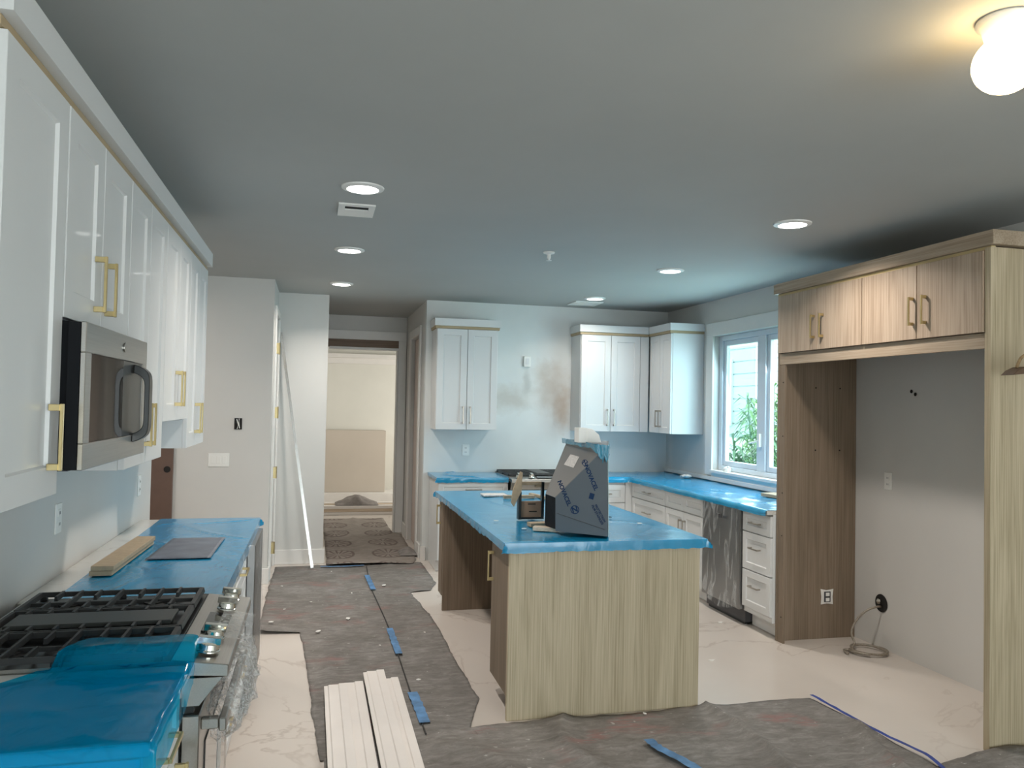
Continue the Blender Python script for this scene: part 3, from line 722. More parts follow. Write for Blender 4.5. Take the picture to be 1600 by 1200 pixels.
base('white three-drawer base cabinet between dishwasher and tall oak fridge surround', o, U, Nn, w, dr3(w, [(.722, .872), (.44, .718), (.157, .435)], .13), (3.48, 5.25, 0), .63)
dw = thing('dishwasher', 'dark steel dishwasher covered in crinkled clear plastic', 'dishwasher', (3.48, 5.755, 0))
MB().box(3.20, 3.79, 5.45, 6.06, .02, .88).build('body', M_dkgrey, dw)
MB().box(3.150, 3.199, 5.453, 6.058, .115, .875).build('door', M_steelz, dw, bev=.004)
MB().box(3.21, 3.25, 5.47, 6.04, 0, .019).build('toe_plate', M_black, dw)
MB().box(3.139, 3.1495, 5.74, 5.80, .77, .80).box(3.139, 3.1495, 5.66, 5.70, .775, .795).build('latch_label', M_dkgrey, dw)
def dwf(i, j):
    y = 5.462+.59*i+.01*nz(j*5, i*3, 1); z = .882-.787*j*(1-.10*(1-math.sin(PI*min(1, i+.15)))); 
    fold = .010*abs(nz((i-.5)*(9-5*j), j*1.2, 4))*3+.012*abs(nz(i*4, j*3, 8))
    bulge = .035*max(0, j-.8)*5*math.sin(PI*i)
    return (3.135-fold-bulge, y, z)
MB().grid(dwf, 60, 60).build('clear_wrap', M_wrap, dw, smooth=True)

# ------------------------------------------------------------------ oak fridge surround
fr = thing('fridge_surround', 'tall light oak fridge surround with four upper doors and an empty bay', 'cabinet', (3.52, 4.13, 0))
X0 = 3.205
MB().box(X0, XR-.002, 5.030, 5.055, 0, 2.455).build('left_side_panel', M_oakshade, fr, bev=.001)
MB().box(X0+.002, X0+.02, 4.965, 5.029, 0, 1.955).build('filler_stile', M_oakshade, fr, bev=.001)
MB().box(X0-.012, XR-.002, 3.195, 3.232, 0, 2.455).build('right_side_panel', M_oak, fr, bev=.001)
MB().box(X0+.022, XR-.002, 3.233, 5.029, 2.03, 2.445).build('carcass', M_oakshade, fr)
MB().box(X0, X0+.02, 3.233, 5.029, 1.957, 2.034).build('bottom_rail', M_oakh, fr, bev=.001)
MB().box(X0-.004, X0+.02, 3.200, 5.050, 2.446, 2.462).build('filler_strip', plain('pale edge strip', (.62, .50, .26), .5), fr)
MB().box(X0-.028, XR-.002, 3.165, 5.075, 2.463, 2.535).build('crown', M_oakh, fr, bev=.002)
for y0, y1, h in ((3.234, 3.679, 3.61), (3.681, 4.131, 3.705), (4.133, 4.572, 4.507), (4.574, 5.027, 4.60)):
    F = frame((X0, y1, 0), (0, -1, 0), (-1, 0, 0))
    d = slab(F, 0, y1-y0, 2.036, 2.444, .02, .001).build('door', M_oaklit, fr, bev=.001)
    pull(F, y1-h, 2.19, .15, d, M_brass, n0=.0215)
for y in (5.0, ): 
    for z in (.18, .75, 1.05, 1.45, 1.83): MB().lathe((X0-.0, 4.985, z), [(.0, 0), (.005, 0), (.005, .0015), (.0, .0015)], 'x', 8).build('screw', M_hole, fr)
for x in (3.50, 3.70):
    for z in (1.35, 1.80): MB().lathe((x, 5.0285, z), [(.0, 0), (.006, 0), (.006, .001), (.0, .001)], 'y', 8).build('peg_hole', M_hole, fr)
# receptacle cut into the left panel
oc = thing('outlet_box', 'outlet in a rough torn cutout low on the surround panel', 'outlet', (3.60, 5.024, .25))
MB().prism([(3.555, .245), (3.60, .25), (3.652, .243), (3.648, .30), (3.655, .352), (3.60, .345), (3.552, .355), (3.558, .30)], 5.024, 5.0285, 'y').build('torn_paper', M_scrap, oc)
MB().box(3.578, 3.628, 5.018, 5.0235, .262, .336).build('receptacle', M_dkgrey, oc)
for z in (.28, .317): MB().box(3.588, 3.618, 5.0155, 5.0175, z-.012, z+.012).build('socket_face', M_white, oc)

# ------------------------------------------------------------------ plates and boxes on walls
def plate(F, w, h, label, kind='outlet', n=2, cat='outlet', group=None):
    t = thing('wall_'+kind, label, cat, F.translation, group)
    MB(F).box(-w/2, w/2, -h/2, h/2, 0.0005, .006).build('cover_plate', M_white, t, bev=.0015)
    if kind == 'outlet':
        for v in (-.022, .022):
            q = MB(F).box(-.015, .015, v-.014, v+.014, .0065, .0085).build('socket', M_white, t)
            MB(F).box(-.007, -.004, v-.006, v+.006, .009, .0095).box(.004, .007, v-.006, v+.006, .009, .0095).build('slot', M_slot, q)
    else:
        for k in range(n):
            u = (k-(n-1)/2)*.046; MB(F).box(u-.016, u+.016, -.033, .033, .0065, .0095).build('rocker', M_white, t, bev=.001)
    return t
plate(frame((-.822, 7.399, 1.10), (1, 0, 0), (0, -1, 0)), .175, .118, 'white three-gang switch plate on the end wall left of the closet', 'switch', 3, 'switch')
ob = thing('open_electrical_box', 'open black electrical box with loose wires above the switch plate', 'electrical box', (-.668, 7.399, 1.37))
MB().box(-.70, -.636, 7.390, 7.3985, 1.37, 1.47).build('box_opening', M_hole, ob)
MB().tube([(-.675, 7.388, 1.375), (-.665, 7.378, 1.41), (-.68, 7.386, 1.46)], .004, 6).tube([(-.655, 7.388, 1.38), (-.662, 7.375, 1.43), (-.66, 7.386, 1.465)], .004, 6).build('wires', M_white, ob)
plate(frame((XL, 3.49, 1.145), (0, 1, 0), (1, 0, 0)), .075, .118, 'white outlet on the left backsplash nearest the range')
plate(frame((XL, 4.97, 1.125), (0, 1, 0), (1, 0, 0)), .075, .118, 'white outlet on the left backsplash at the far end of the worktop')
plate(frame((1.545, YB, 1.15), (1, 0, 0), (0, -1, 0)), .075, .118, 'white outlet on the back wall under the left wall cabinet')
hb = thing('hood_outlet', 'white outlet box high on the back wall in the bare patch', 'outlet', (2.195, YB, 2.05))
MB().box(2.158, 2.232, YB-.03, YB-.001, 2.05, 2.165).build('box', M_white, hb, bev=.003)
MB().box(2.178, 2.212, YB-.0335, YB-.031, 2.075, 2.14).build('socket', M_cabside, hb)
plate(frame((XR, 4.69, 1.16), (0, -1, 0), (-1, 0, 0)), .075, .118, 'outlet on the wall inside the empty fridge bay')
for y, z, lab in ((4.475, 1.775, 'left'), (4.44, 1.755, 'right')):
    MB().lathe((XR-.004, y, z), [(.0, 0), (.013, .0), (.009, .003), (.0, .003)], 'x', 8).build('wall_nick', M_hole, cat='hole', label=lab+' one of two dark nicks high on the fridge bay wall')
# water line
MB().lathe((XR-.004, 4.75, .31), [(.0, 0), (.062, 0), (.058, .003), (.0, .003)], 'x', 24).build('wall_cutout', M_hole, label='round hole cut in the fridge bay wall behind the hose', cat='hole')
wl = []
p0 = Vector((3.80, 4.735, .285))
pts = [(3.825, 4.74, .29), (3.78, 4.74, .288), (3.72, 4.765, .255), (3.66, 4.79, .18), (3.63, 4.79, .10), (3.635, 4.76, .04)]
for k in range(0, 46):
    a = math.radians(150+k*18); rr = .105+.010*math.sin(k*.9)
    pts.append((3.675+rr*math.cos(a)*1.1, 4.68+rr*math.sin(a)*1.05, .012+.006*abs(math.sin(k*.35))+.004*(k/20)))
pts += [(3.55, 4.74, .012), (3.51, 4.69, .010), (3.505, 4.655, .012)]
hz = thing('water_hose', 'coiled grey water hose lying on the floor of the fridge bay', 'hose', (3.66, 4.70, 0))
# smooth the path
def cr_path(P, n=4):
    P = [Vector(p) for p in P]; out = []
    for i in range(len(P)-1):
        a, b, c, d = P[max(i-1, 0)], P[i], P[i+1], P[min(i+2, len(P)-1)]
        for k in range(n):
            t_ = k/n; out.append(.5*((2*b)+(-a+c)*t_+(2*a-5*b+4*c-d)*t_**2+(-a+3*b-3*c+d)*t_**3))
    return out+[P[-1]]
MB().tube(cr_path(pts, 3), .0075, 8).build('hose', M_hose, hz, smooth=True)
MB().lathe((3.815, 4.745, .325), [(.0, -.008), (.018, -.008), (.018, .006), (.010, .008), (.010, .016), (.0, .016)], 'x', 12).build('valve', M_chrome, hz)

# ------------------------------------------------------------------ island
isl = thing('kitchen_island', 'light oak island with knee recess and blue film covered top', 'island', (1.54, 5.22, 0))
IX0, IX1, IY0, IY1 = .963, 2.10, 3.982, 6.46
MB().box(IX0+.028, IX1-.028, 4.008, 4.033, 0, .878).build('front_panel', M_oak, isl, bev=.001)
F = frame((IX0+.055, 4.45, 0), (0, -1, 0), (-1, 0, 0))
MB(F).box(.0, .415, .11, .878, -.50, -.001).build('near_carcass', M_oakshade, isl)
d = slab(F, 0, .415, .112, .876, .02, .0).build('near_door', M_oakshade, isl, bev=.001); pull(F, .045, .72, .16, d, M_brass)
MB(F).box(.0, .415, 0, .109, -.50, -.06).build('near_toe_kick', M_oakshade, isl)
MB().box(IX0+.60, IX1-.03, 4.452, 6.235, .0, .878).build('rear_carcass', M_oakshade, isl)
MB().box(IX0+.040, IX0+.598, 6.237, 6.262, 0, .878).build('recess_panel', M_oakshade, isl, bev=.001)
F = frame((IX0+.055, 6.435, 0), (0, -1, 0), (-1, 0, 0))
MB(F).box(.0, .17, .11, .878, -.50, -.001).build('far_carcass', M_oakshade, isl)
d = slab(F, 0, .17, .112, .876, .02, .0).build('far_door', M_oakshade, isl, bev=.001); pull(F, .06, .74, .15, d, M_brass)
MB(F).box(.0, .17, 0, .109, -.50, -.06).build('far_toe_kick', M_oakshade, isl)
MB().box(IX0, IX1, IY0, IY1, .879, .915).build('stone_top', M_stone, isl, bev=.002)
worktop_film('blue_film', 'blue plastic film stretched over the island worktop', IX0-.003, IX1+.003, IY0-.003, IY1+.003, .9165, (.045, .03), (.05, .02), M_blue, 70, 110, 9, .0022)
MB().tube([(IX1-.02, IY0+.02, .926), (IX1-.06, IY0+.16, .927), (IX1-.03, IY0+.30, .927)], .003, 6)

# range hood standing on the island, still in its printed steel film
N0 = [(1.286, 4.165, .947), (1.283, 4.166, 1.128), (1.501, 4.064, 1.38), (1.491, 4.069, 1.418), (1.535, 4.048, 1.412), (1.545, 4.045, .931)]
# far ring, a depth of about .75 m behind
Fr_ = [(1.290, 4.378, .947), (1.292, 4.38, 1.124), (1.549, 4.82, 1.386), (1.553, 4.82, 1.418), (1.80, 4.73, 1.412), (1.80, 4.73, .925)]
hd = thing('range_hood', 'grey steel range hood with blue lettered film standing on the island', 'range hood', (1.48, 4.4, .93))
Bv = [Vector(p) for p in N0]; Fv = [Vector(p) for p in Fr_]
def quadslab(name, q, mat, parent, th=.004):
    q = [Vector(p) for p in q]; n = (q[1]-q[0]).cross(q[2]-q[0]).normalized()*th
    return MB().hexa([*q, *[p+n for p in q]]).build(name, mat, parent)
side = MB()
a_ = [side.v(p) for p in Bv]; side.face(a_)
b_ = [side.v(p+Vector((.004, .010, 0))) for p in Bv]; side.face(b_[::-1])
for i in range(6): side.face([a_[i], a_[(i+1) % 6], b_[(i+1) % 6], b_[i]])
sp = side.build('side_panel', M_hood, hd)
quadslab('sloped_front', [Bv[1], Bv[2], Fv[2], Fv[1]], M_hoodlit, hd)
quadslab('hollow_shade', [Bv[0]+Vector((.03, .02, 0)), Bv[1]+Vector((.03, .02, -.004)), Fv[1]+Vector((.0, -.02, 0)), Fv[0]+Vector((0, -.02, 0))], M_mattblk, hd)  # black sheet painting the shade inside the hood's hollow
quadslab('collar', [Bv[2], Bv[3], Fv[3], Fv[2]], M_hoodlit, hd)
quadslab('top_plate', [Bv[3], Bv[4], Fv[4], Fv[3]], M_hood, hd)
quadslab('back_panel', [Bv[4]+Vector((.002, 0, 0)), Bv[5]+Vector((.002, 0, 0)), Fv[5], Fv[4]], plain('lit film covered back', (.34, .42, .42), .35, .3), hd)  # paler hood steel, light falling on this face is in its colour
quadslab('far_side_panel', [Fv[0], Fv[1], Fv[4], Fv[5]], M_hood, hd)
# fold lines on the side panel
nrm = (Bv[5]-Bv[0]).cross(Vector((0, 0, 1))).normalized(); nrm = -nrm if nrm.y > 0 else nrm
dirx = (Bv[5]-Bv[0]); dirx.z = 0; dirx.normalize()
def onside(a, z, off=.0015): return Vector((Bv[0].x, Bv[0].y, 0))+dirx*a+Vector((0, 0, z))+nrm*off
for p, q in (((.005, 1.045), (.268, .968)), ((.235, 1.352), (.27, 1.342))):
    MB().tube([onside(*p), onside(*q)], .0013, 5).build('fold_line', M_dkgrey, sp)
def text_on(s, size, mat4, mat, parent, name='print'):
    c = bpy.data.curves.new('lettering', 'FONT'); c.body = s; c.size = size; c.extrude = .0002; c.offset = size*.035; c.align_x = 'CENTER'; c.align_y = 'CENTER'
    o = bpy.data.objects.new('tmp_text', c); COL.objects.link(o)
    bpy.context.view_layer.update()
    me = bpy.data.meshes.new_from_object(o.evaluated_get(bpy.context.evaluated_depsgraph_get())); bpy.data.objects.remove(o); bpy.data.curves.remove(c)
    T = mat4.copy(); me.transform(Matrix.Translation(-root(parent).location) @ T)
    me.materials.clear(); me.materials.append(mat); ob_ = bpy.data.objects.new(name, me); COL.objects.link(ob_); ob_.parent = parent; return ob_
def mside(a, z, rot, off=.002):
    m = Matrix((dirx, Vector((0, 0, 1)), nrm)).transposed().to_4x4(); m.translation = onside(a, z, off); return m @ Matrix.Rotation(rot, 4, 'Z')
def ring_on(m, r, parent):
    mb = MB(m); n = 28
    I = [(r*.80*math.cos(2*PI*k/n), r*.80*math.sin(2*PI*k/n)) for k in range(n)]; O = [(x/.8, y/.8) for x, y in I]
    for k in range(n):
        k2 = (k+1) % n; mb.face([mb.v((*O[k], 0)), mb.v((*O[k2], 0)), mb.v((*I[k2], 0)), mb.v((*I[k], 0))])
    return mb.build('emblem', M_ink, parent)
for a, z, r, rt in ((.105, 1.068, .024, .3), (.155, 1.325, .017, -.5)):
    ring_on(mside(a, z, 0), r, sp); text_on('N', r*1.75, mside(a, z, rt, .0022), M_ink, sp)
text_on('NOVACEL', .032, mside(.045, 1.155, -1.15), M_ink, sp); text_on('NOVACEL', .032, mside(.19, 1.245, -1.15), M_ink, sp)
MB(mside(.195, 1.145, -.25)).box(-.013, .013, -.016, .016, 0, .0006).build('print_block', M_ink, sp)
text_on('PROTECTION\nFILM STAINLESS', .017, mside(.235, 1.05, -1.05), M_ink, sp)
# sticker on the sloped front
c0, c1, c2 = Bv[1], Bv[2], Fv[2]
ax1 = (Bv[2]-Bv[1]); ax2 = (Fv[1]-Bv[1])
nn_ = ax1.cross(ax2).normalized(); nn_ = -nn_ if nn_.x > 0 else nn_
q = [Vector(p) for p in ((1.434, 4.495, 1.284), (1.421, 4.274, 1.283), (1.475, 4.337, 1.341), (1.488, 4.541, 1.342))]
quadslab('sticker', q, M_label, hd, .0008)
# crumpled blue film round the collar
def tuft(i, j):
    P = [Fv[3]+Vector((-.03, 0, .0)), Bv[3]+Vector((-.02, -.01, 0)), Bv[4]+Vector((0, -.012, 0)), Fv[4]+Vector((.0, 0, 0))]
    k = i*3; a = int(min(k, 2.999)); p = P[a].lerp(P[a+1], k-a)
    w = .018+.05*max(0, min(1, (i-.28)*5)) if i < .9 else .05
    hang = j*w*(1+.5*nz(i*22, 1, 3)); out = .012*abs(nz(i*25, j*4, 2))+.004
    c = (Bv[4]+Fv[3])/2; dv = (p-c); dv.z = 0; dv.normalize()
    return p+dv*out+Vector((0, 0, .012*(1-j)+.006*nz(i*30, 0, 1)-hang))
MB().grid(tuft, 70, 8).build('blue_film_rim', M_bluewr, hd, smooth=True)
# box and foam block on top of the hood
wb = thing('foam_block', 'white foam block with a slanted side on top of the hood', 'packaging', (1.50, 4.30, 1.425))
MB().box(1.44, 1.49, 4.25, 4.33, 1.4265, 1.51).build('upright_block', M_white, wb, bev=.002)
MB().prism([(1.491, 1.4265), (1.58, 1.4265), (1.565, 1.47), (1.525, 1.505), (1.491, 1.508)], 4.26, 4.33, 'y').build('slanted_block', M_white, wb, bev=.002)
# wood blocks under the hood
for (x, y, w, d_, rz, lab) in ((1.285, 4.33, .15, .06, -.45, 'light wood block wedged under the near edge of the hood'), (1.29, 4.50, .13, .07, .1, 'brown wood block left of the hood, behind the near block')):
    R = Matrix.Translation((x, y, .9235)) @ Matrix.Rotation(rz, 4, 'Z')
    MB(R).box(-w/2, w/2, -d_/2, d_/2, 0, .022).build('wood_block', M_lumb if rz < 0 else M_mdf, bev=.001, label=lab, cat='wood block')
# open carton with black edging, and its tilted flap
cb = thing('open_carton', 'open black-edged carton with cardboard insert left of the hood', 'carton', (1.32, 4.74, .922))
MB().box(1.228, 1.246, 4.755, 4.80, .925, 1.155).box(1.246, 1.395, 4.765, 4.80, .925, .935).box(1.380, 1.395, 4.765, 4.80, .935, 1.155).build('black_frame', M_black, cb, bev=.001)
MB().box(1.247, 1.379, 4.772, 4.792, .936, 1.035).build('cardboard_insert', M_card, cb, bev=.001)
for z, x in ((.972, 1.30), (1.018, 1.292)): MB().box(x, x+.05, 4.7705, 4.7718, z-.003, z+.003).build('slot', M_hole, cb)
MB().prism([(1.180, 1.03), (1.198, 1.005), (1.245, 1.10), (1.250, 1.215), (1.236, 1.222), (1.190, 1.11)], 4.752, 4.764, 'y').build('tilted_flap', M_mdf, cb, bev=.001)
MB().box(1.2465, 1.379, 4.776, 4.80, 1.135, 1.155).box(1.34, 1.379, 4.776, 4.80, 1.12, 1.134).build('top_rail', M_mdf, cb, bev=.001)
# papers and strips at the back of the island
MB().box(1.27, 1.46, 5.98, 6.14, .9235, .934).build('paper_bundle', M_label, bev=.001, label='flat bundle of printed papers at the far end of the island', cat='papers')
MB().box(1.40, 1.64, 5.86, 5.90, .9235, .945).build('wood_strip', M_mdf, bev=.001, label='thin brown wood strip lying at the far end of the island', cat='wood strip')
MB(Matrix.Translation((1.72, 5.75, .9235)) @ Matrix.Rotation(.22, 4, 'Z')).box(-.015, .015, -.45, .30, 0, .02).build('wood_strip', M_mdf, bev=.001, label='long thin strip behind the carton pointing to the far range', cat='wood strip')
def scrap(x, y, z, s, label, mat=M_scrap, group=None, name='paint_scrap', cat='scrap', rot=None):
    n = 7; rot = random.random()*6.28 if rot is None else rot
    mb = MB(Matrix.Translation((x, y, z)) @ Matrix.Rotation(rot, 4, 'Z'))
    pl = [((s*(.7+.5*random.random()))*math.cos(2*PI*k/n), (s*(.35+.35*random.random()))*math.sin(2*PI*k/n)) for k in range(n)]
    mb.prism(pl, 0, .004, 'z'); return mb.build(name, mat, label=label, cat=cat, group=group)
random.seed(11)
for x, y, lab in ((1.08, 4.72, 'white chip on the island film nearest its left edge'), (1.17, 4.40, 'white chip on the island film left of the hood blocks'), (1.93, 4.52, 'white chip on the island film toward the right edge'), (1.84, 4.80, 'dark chip on the island film just right of the hood')):
    scrap(x, y, .9245, .016, lab, M_hole if 'dark' in lab else M_scrap)

# ------------------------------------------------------------------ items on the window worktop
def crum(i, j):
    a = 2*PI*i; b = PI*j; r = 1+.35*nz(math.cos(a)*2, math.sin(a)*2, j*4)
    return (3.70+.055*r*math.sin(b)*math.cos(a), 7.48+.07*r*math.sin(b)*math.sin(a), .922+.03*(1-math.cos(b))*r*.6)
MB().grid(crum, 14, 8).build('crumpled_paper', M_scrap, label='crumpled white paper on the blue film in the window corner', cat='paper')
MB(Matrix.Translation((3.66, 5.66, .9262)) @ Matrix.Rotation(.1, 4, 'Z')).box(-.06, .12, -.10, .22, 0, .025).build('wood_block', M_mdf, bev=.001, label='brown wood block on the window worktop against the oak surround', cat='wood block')

# ------------------------------------------------------------------ ceiling fixtures
where = ['nearest recessed light on the left side of the ceiling, above the small vent', 'middle recessed light of the left row, beyond the vent', 'farthest recessed light of the left row, before the hall opening',
         'nearest recessed light on the right, in front of the oak surround', 'middle recessed light of the right row', 'farthest recessed light of the right row, above the back vent']
for (x, y), lab in zip(DOWN, where):
    t = thing('recessed_light', lab, 'light', (x, y, ZC-.01), 'recessed ceiling lights')
    MB().lathe((x, y, ZC), [(.078, -.001), (.108, -.001), (.106, -.008), (.080, -.014), (.078, -.001)], 'z', 36).build('trim_ring', M_white, t, smooth=False)
    MB().lathe((x, y, ZC), [(.0, -.002), (.077, -.002), (.077, -.009), (.0, -.010)], 'z', 32).build('lens', M_lens, t)
v1 = thing('ceiling_vent', 'square white ceiling vent with a dark slot, beside the nearest left light', 'vent', (.19, 4.53, ZC-.01))
MB().box(.09, .29, 4.40, 4.445, ZC-.010, ZC-.001).box(.09, .29, 4.52, 4.68, ZC-.010, ZC-.001).box(.09, .125, 4.445, 4.52, ZC-.010, ZC-.001).box(.255, .29, 4.445, 4.52, ZC-.010, ZC-.001).build('frame', M_white, v1)
MB().box(.125, .255, 4.446, 4.519, ZC-.004, ZC-.001).build('slot', M_hole, v1)
v2 = thing('ceiling_vent', 'white ceiling vent just behind the farthest right light, near the back wall', 'vent', (2.71, 7.87, ZC-.01))
MB().box(2.56, 2.86, 7.72, 7.77, ZC-.010, ZC-.001).box(2.56, 2.86, 7.95, 8.02, ZC-.010, ZC-.001).box(2.56, 2.60, 7.77, 7.95, ZC-.010, ZC-.001).box(2.82, 2.86, 7.77, 7.95, ZC-.010, ZC-.001).build('frame', M_white, v2)
MB().box(2.601, 2.819, 7.771, 7.949, ZC-.003, ZC-.001).build('backing', M_hole, v2)
for k in range(6): MB().box(2.602, 2.818, 7.782+k*.028, 7.79+k*.028, ZC-.0095, ZC-.0035).build('slat', M_white, v2)
sk = thing('sprinkler', 'small white sprinkler head hanging from the middle of the ceiling', 'sprinkler', (1.57, 5.36, ZC-.08))
MB().lathe((1.57, 5.36, ZC), [(.0, -.001), (.042, -.001), (.040, -.010), (.018, -.016), (.0, -.017)], 'z', 20).build('escutcheon', M_white, sk)
MB().lathe((1.57, 5.36, ZC), [(.0, -.0175), (.014, -.0175), (.014, -.045), (.008, -.05), (.008, -.058), (.0, -.058)], 'z', 12).build('body', M_white, sk)
MB().lathe((1.57, 5.36, ZC), [(.0, -.0585), (.020, -.0585), (.020, -.062), (.0, -.062)], 'z', 12).build('deflector', M_cabside, sk)
gx, gy = 1.82, 1.775
gl = thing('globe_lamp', 'lit white glass globe lamp at the top right on the ceiling', 'lamp', (gx, gy, ZC-.22))
MB().lathe((gx, gy, ZC), [(.0, -.001), (.072, -.001), (.074, -.012), (.060, -.024), (.052, -.052), (.0, -.052)], 'z', 32).build('base', M_white, gl, smooth=True)
MB().lathe((gx, gy, ZC-.126), [(.083*math.sin(PI*k/16), .083*math.cos(PI*k/16)*.95) for k in range(17)], 'z', 32).build('globe', M_globe, gl, smooth=True)

# hanging wooden bar with rope at the right edge
hb_ = thing('hanging_bar', 'dark wooden bar on a rope at the right edge beside the oak panel', 'hanging bar', (3.25, 3.0, 1.82))
MB().prism([(3.072, 1.812), (3.10, 1.835), (3.14, 1.852), (3.45, 1.875), (3.45, 1.83), (3.20, 1.826)], 2.95, 3.02, 'y').build('bar', M_dwood, hb_, bev=.002)
MB().tube(cr_path([(3.128, 2.985, 1.848), (3.16, 2.985, 1.90), (3.24, 2.985, 1.93), (3.33, 2.985, 1.95), (3.40, 2.985, 2.40), (3.42, 2.985, ZC-.001)], 6), .007, 8).build('rope', M_rope, hb_)

# ------------------------------------------------------------------ floor coverings
def interp(P, t):
    for (a, va), (b, vb) in zip(P, P[1:]):
        if a <= t <= b: return va+(vb-va)*(t-a)/(b-a)
    return P[0][1] if t < P[0][0] else P[-1][1]
def sheet(name, label, axis, t0, t1, lo, hi, nt_, nw, z0, wr, seed, mat=M_paper, extra=None):
    """floor covering between two edge curves; axis='y': lo/hi give x as a function of y"""
    def fn(i, j):
        t = t0+(t1-t0)*i; a = interp(lo, t); b = interp(hi, t)
        a += .010*nz(t*5, seed, 1)+.006*nz(t*19, seed, 2); b += .010*nz(t*5, seed, 8)+.006*nz(t*19, seed, 9)
        w = a+(b-a)*j; x, y = (w, t) if axis == 'y' else (t, w)
        z = z0+wr*max(0, ridge(x*.9+seed, y*.6, seed, 1.6))**5+wr*.22*abs(nz(x, y, seed, 7))
        if axis == 'x' and x < .7: z = z0+(z-z0)*max(.12, min(1, (x-.5)/.2))
        if extra: z += extra(x, y, i, j)
        return (x, y, z)
    return MB().grid(fn, nt_, nw).build(name, mat, smooth=True, solid=.0015, label=label, cat='floor covering')
def curl(x, y, i, j):
    return .035*math.exp(-((y-5.85)/.05)**2)*max(0, min(1, (-x-.02)*6+.2)) if x < .02 else 0
sheet('floor_felt', 'grey felt runner taped along the floor between island and closet', 'y', 3.72, 8.12,
      [(3.72, .055), (4.3, .02), (5.085, -.02), (5.55, -.05), (5.79, -.075), (5.815, -.36), (7.3, -.365), (7.42, -.36), (8.12, -.35)],
      [(3.72, .86), (3.95, .79), (4.34, .915), (5.15, .896), (5.6, .90), (6.11, .888), (6.877, .827), (6.90, 1.0), (7.2, 1.10), (8.12, 1.075)], 200, 50, .0035, .010, 1, extra=curl)
sheet('floor_felt', 'grey felt sheet across the foreground, before the island', 'x', .075, 2.82,
      [(.075, .6), (2.6, .6), (2.82, .6)],
      [(.075, 3.74), (.77, 3.95), (.99, 3.975), (1.27, 3.985), (1.45, 3.975), (1.74, 3.97), (1.98, 4.0), (2.11, 3.99), (2.60, 4.0), (2.765, 3.995), (2.78, 3.62), (2.82, 3.20)], 170, 120, .0055, .030, 2)
sheet('floor_felt', 'grey felt sheet at the bottom right, before the oak surround', 'x', 2.70, 5.4,
      [(2.70, .6), (5.4, .6)], [(2.70, 3.02), (2.86, 3.13), (3.10, 3.17), (3.5, 3.18), (5.4, 3.16)], 70, 60, .009, .028, 4)
def hallx(x, y, i, j): return .030*math.exp(-((y-8.10)/.07)**2)*(.5+.5*math.sin(x*4))+.012*abs(nz(x*2, y*6, 3))
def print_mat():
    m, t, b = nodes('printed protection paper'); v = pos(t, (1, 1, 1))
    g = pos(t, (1.9, 1.45, 0)); fr_ = N(t, 'ShaderNodeVectorMath', operation='FRACTION'); L(t, g, fr_.inputs[0])
    sb = N(t, 'ShaderNodeVectorMath', operation='SUBTRACT'); L(t, fr_.outputs[0], sb.inputs[0]); sb.inputs[1].default_value = (.5, .5, 0)
    sx = N(t, 'ShaderNodeSeparateXYZ'); L(t, sb.outputs[0], sx.inputs[0])
    an = N(t, 'ShaderNodeMath', operation='ARCTAN2'); L(t, sx.outputs['Y'], an.inputs[0]); L(t, sx.outputs['X'], an.inputs[1])
    mu = N(t, 'ShaderNodeMath', operation='MULTIPLY'); L(t, an.outputs[0], mu.inputs[0]); mu.inputs[1].default_value = 12
    si = N(t, 'ShaderNodeMath', operation='SINE'); L(t, mu.outputs[0], si.inputs[0])
    ln = N(t, 'ShaderNodeVectorMath', operation='LENGTH'); L(t, sb.outputs[0], ln.inputs[0])
    rg_ = ramp(t, ln.outputs['Value'], [(.05, (0, 0, 0)), (.07, (1, 1, 1)), (.26, (1, 1, 1)), (.28, (0, 0, 0))])
    sp_ = ramp(t, si.outputs[0], [(.35, (0, 0, 0)), (.5, (1, 1, 1))])
    mm_ = N(t, 'ShaderNodeMixRGB', blend_type='MULTIPLY'); mm_.inputs['Fac'].default_value = 1; L(t, rg_, mm_.inputs['Color1']); L(t, sp_, mm_.inputs['Color2'])
    rr_ = ramp(t, ln.outputs['Value'], [(.27, (0, 0, 0)), (.29, (1, 1, 1)), (.32, (1, 1, 1)), (.34, (0, 0, 0))])
    ad = N(t, 'ShaderNodeMixRGB', blend_type='ADD'); ad.inputs['Fac'].default_value = 1; L(t, mm_.outputs[0], ad.inputs['Color1']); L(t, rr_, ad.inputs['Color2'])
    ba = ramp(t, noise_t(t, pos(t, (1, 3, 1)), 10, 6, .65), [(.3, (.22, .19, .165)), (.7, (.36, .315, .28))])
    mx = N(t, 'ShaderNodeMixRGB'); fx_ = N(t, 'ShaderNodeMath', operation='MULTIPLY'); L(t, ad.outputs[0], fx_.inputs[0]); fx_.inputs[1].default_value = .7
    L(t, fx_.outputs[0], mx.inputs['Fac']); L(t, ba, mx.inputs['Color1']); mx.inputs['Color2'].default_value = (.10, .06, .055, 1)
    L(t, mx.outputs[0], b.inputs['Base Color']); b.inputs['Roughness'].default_value = .85; return m
sheet('printed_floor_paper', 'brown-grey printed paper with round floral medallions on the hall floor', 'y', 8.06, 11.3,
      [(8.06, .13), (8.4, .14), (11.3, .12)], [(8.06, .99), (8.3, 1.05), (9.9, 1.06), (10.0, .96), (11.3, .95)], 120, 24, .008, .016, 6, print_mat(), hallx)
# rumpled paper heap beside the hall doorway
def heap(i, j):
    x = .90+.19*i; y = 8.45+.34*j; e = math.sin(PI*i)*math.sin(PI*j)
    return (x, y, .02+.05*e*(1+.9*nz(x*14, y*14, 2)))
MB().grid(heap, 16, 16).build('crumpled_paper', M_rag, smooth=True, label='crumpled brown paper on the hall floor beside the side doorway', cat='paper')
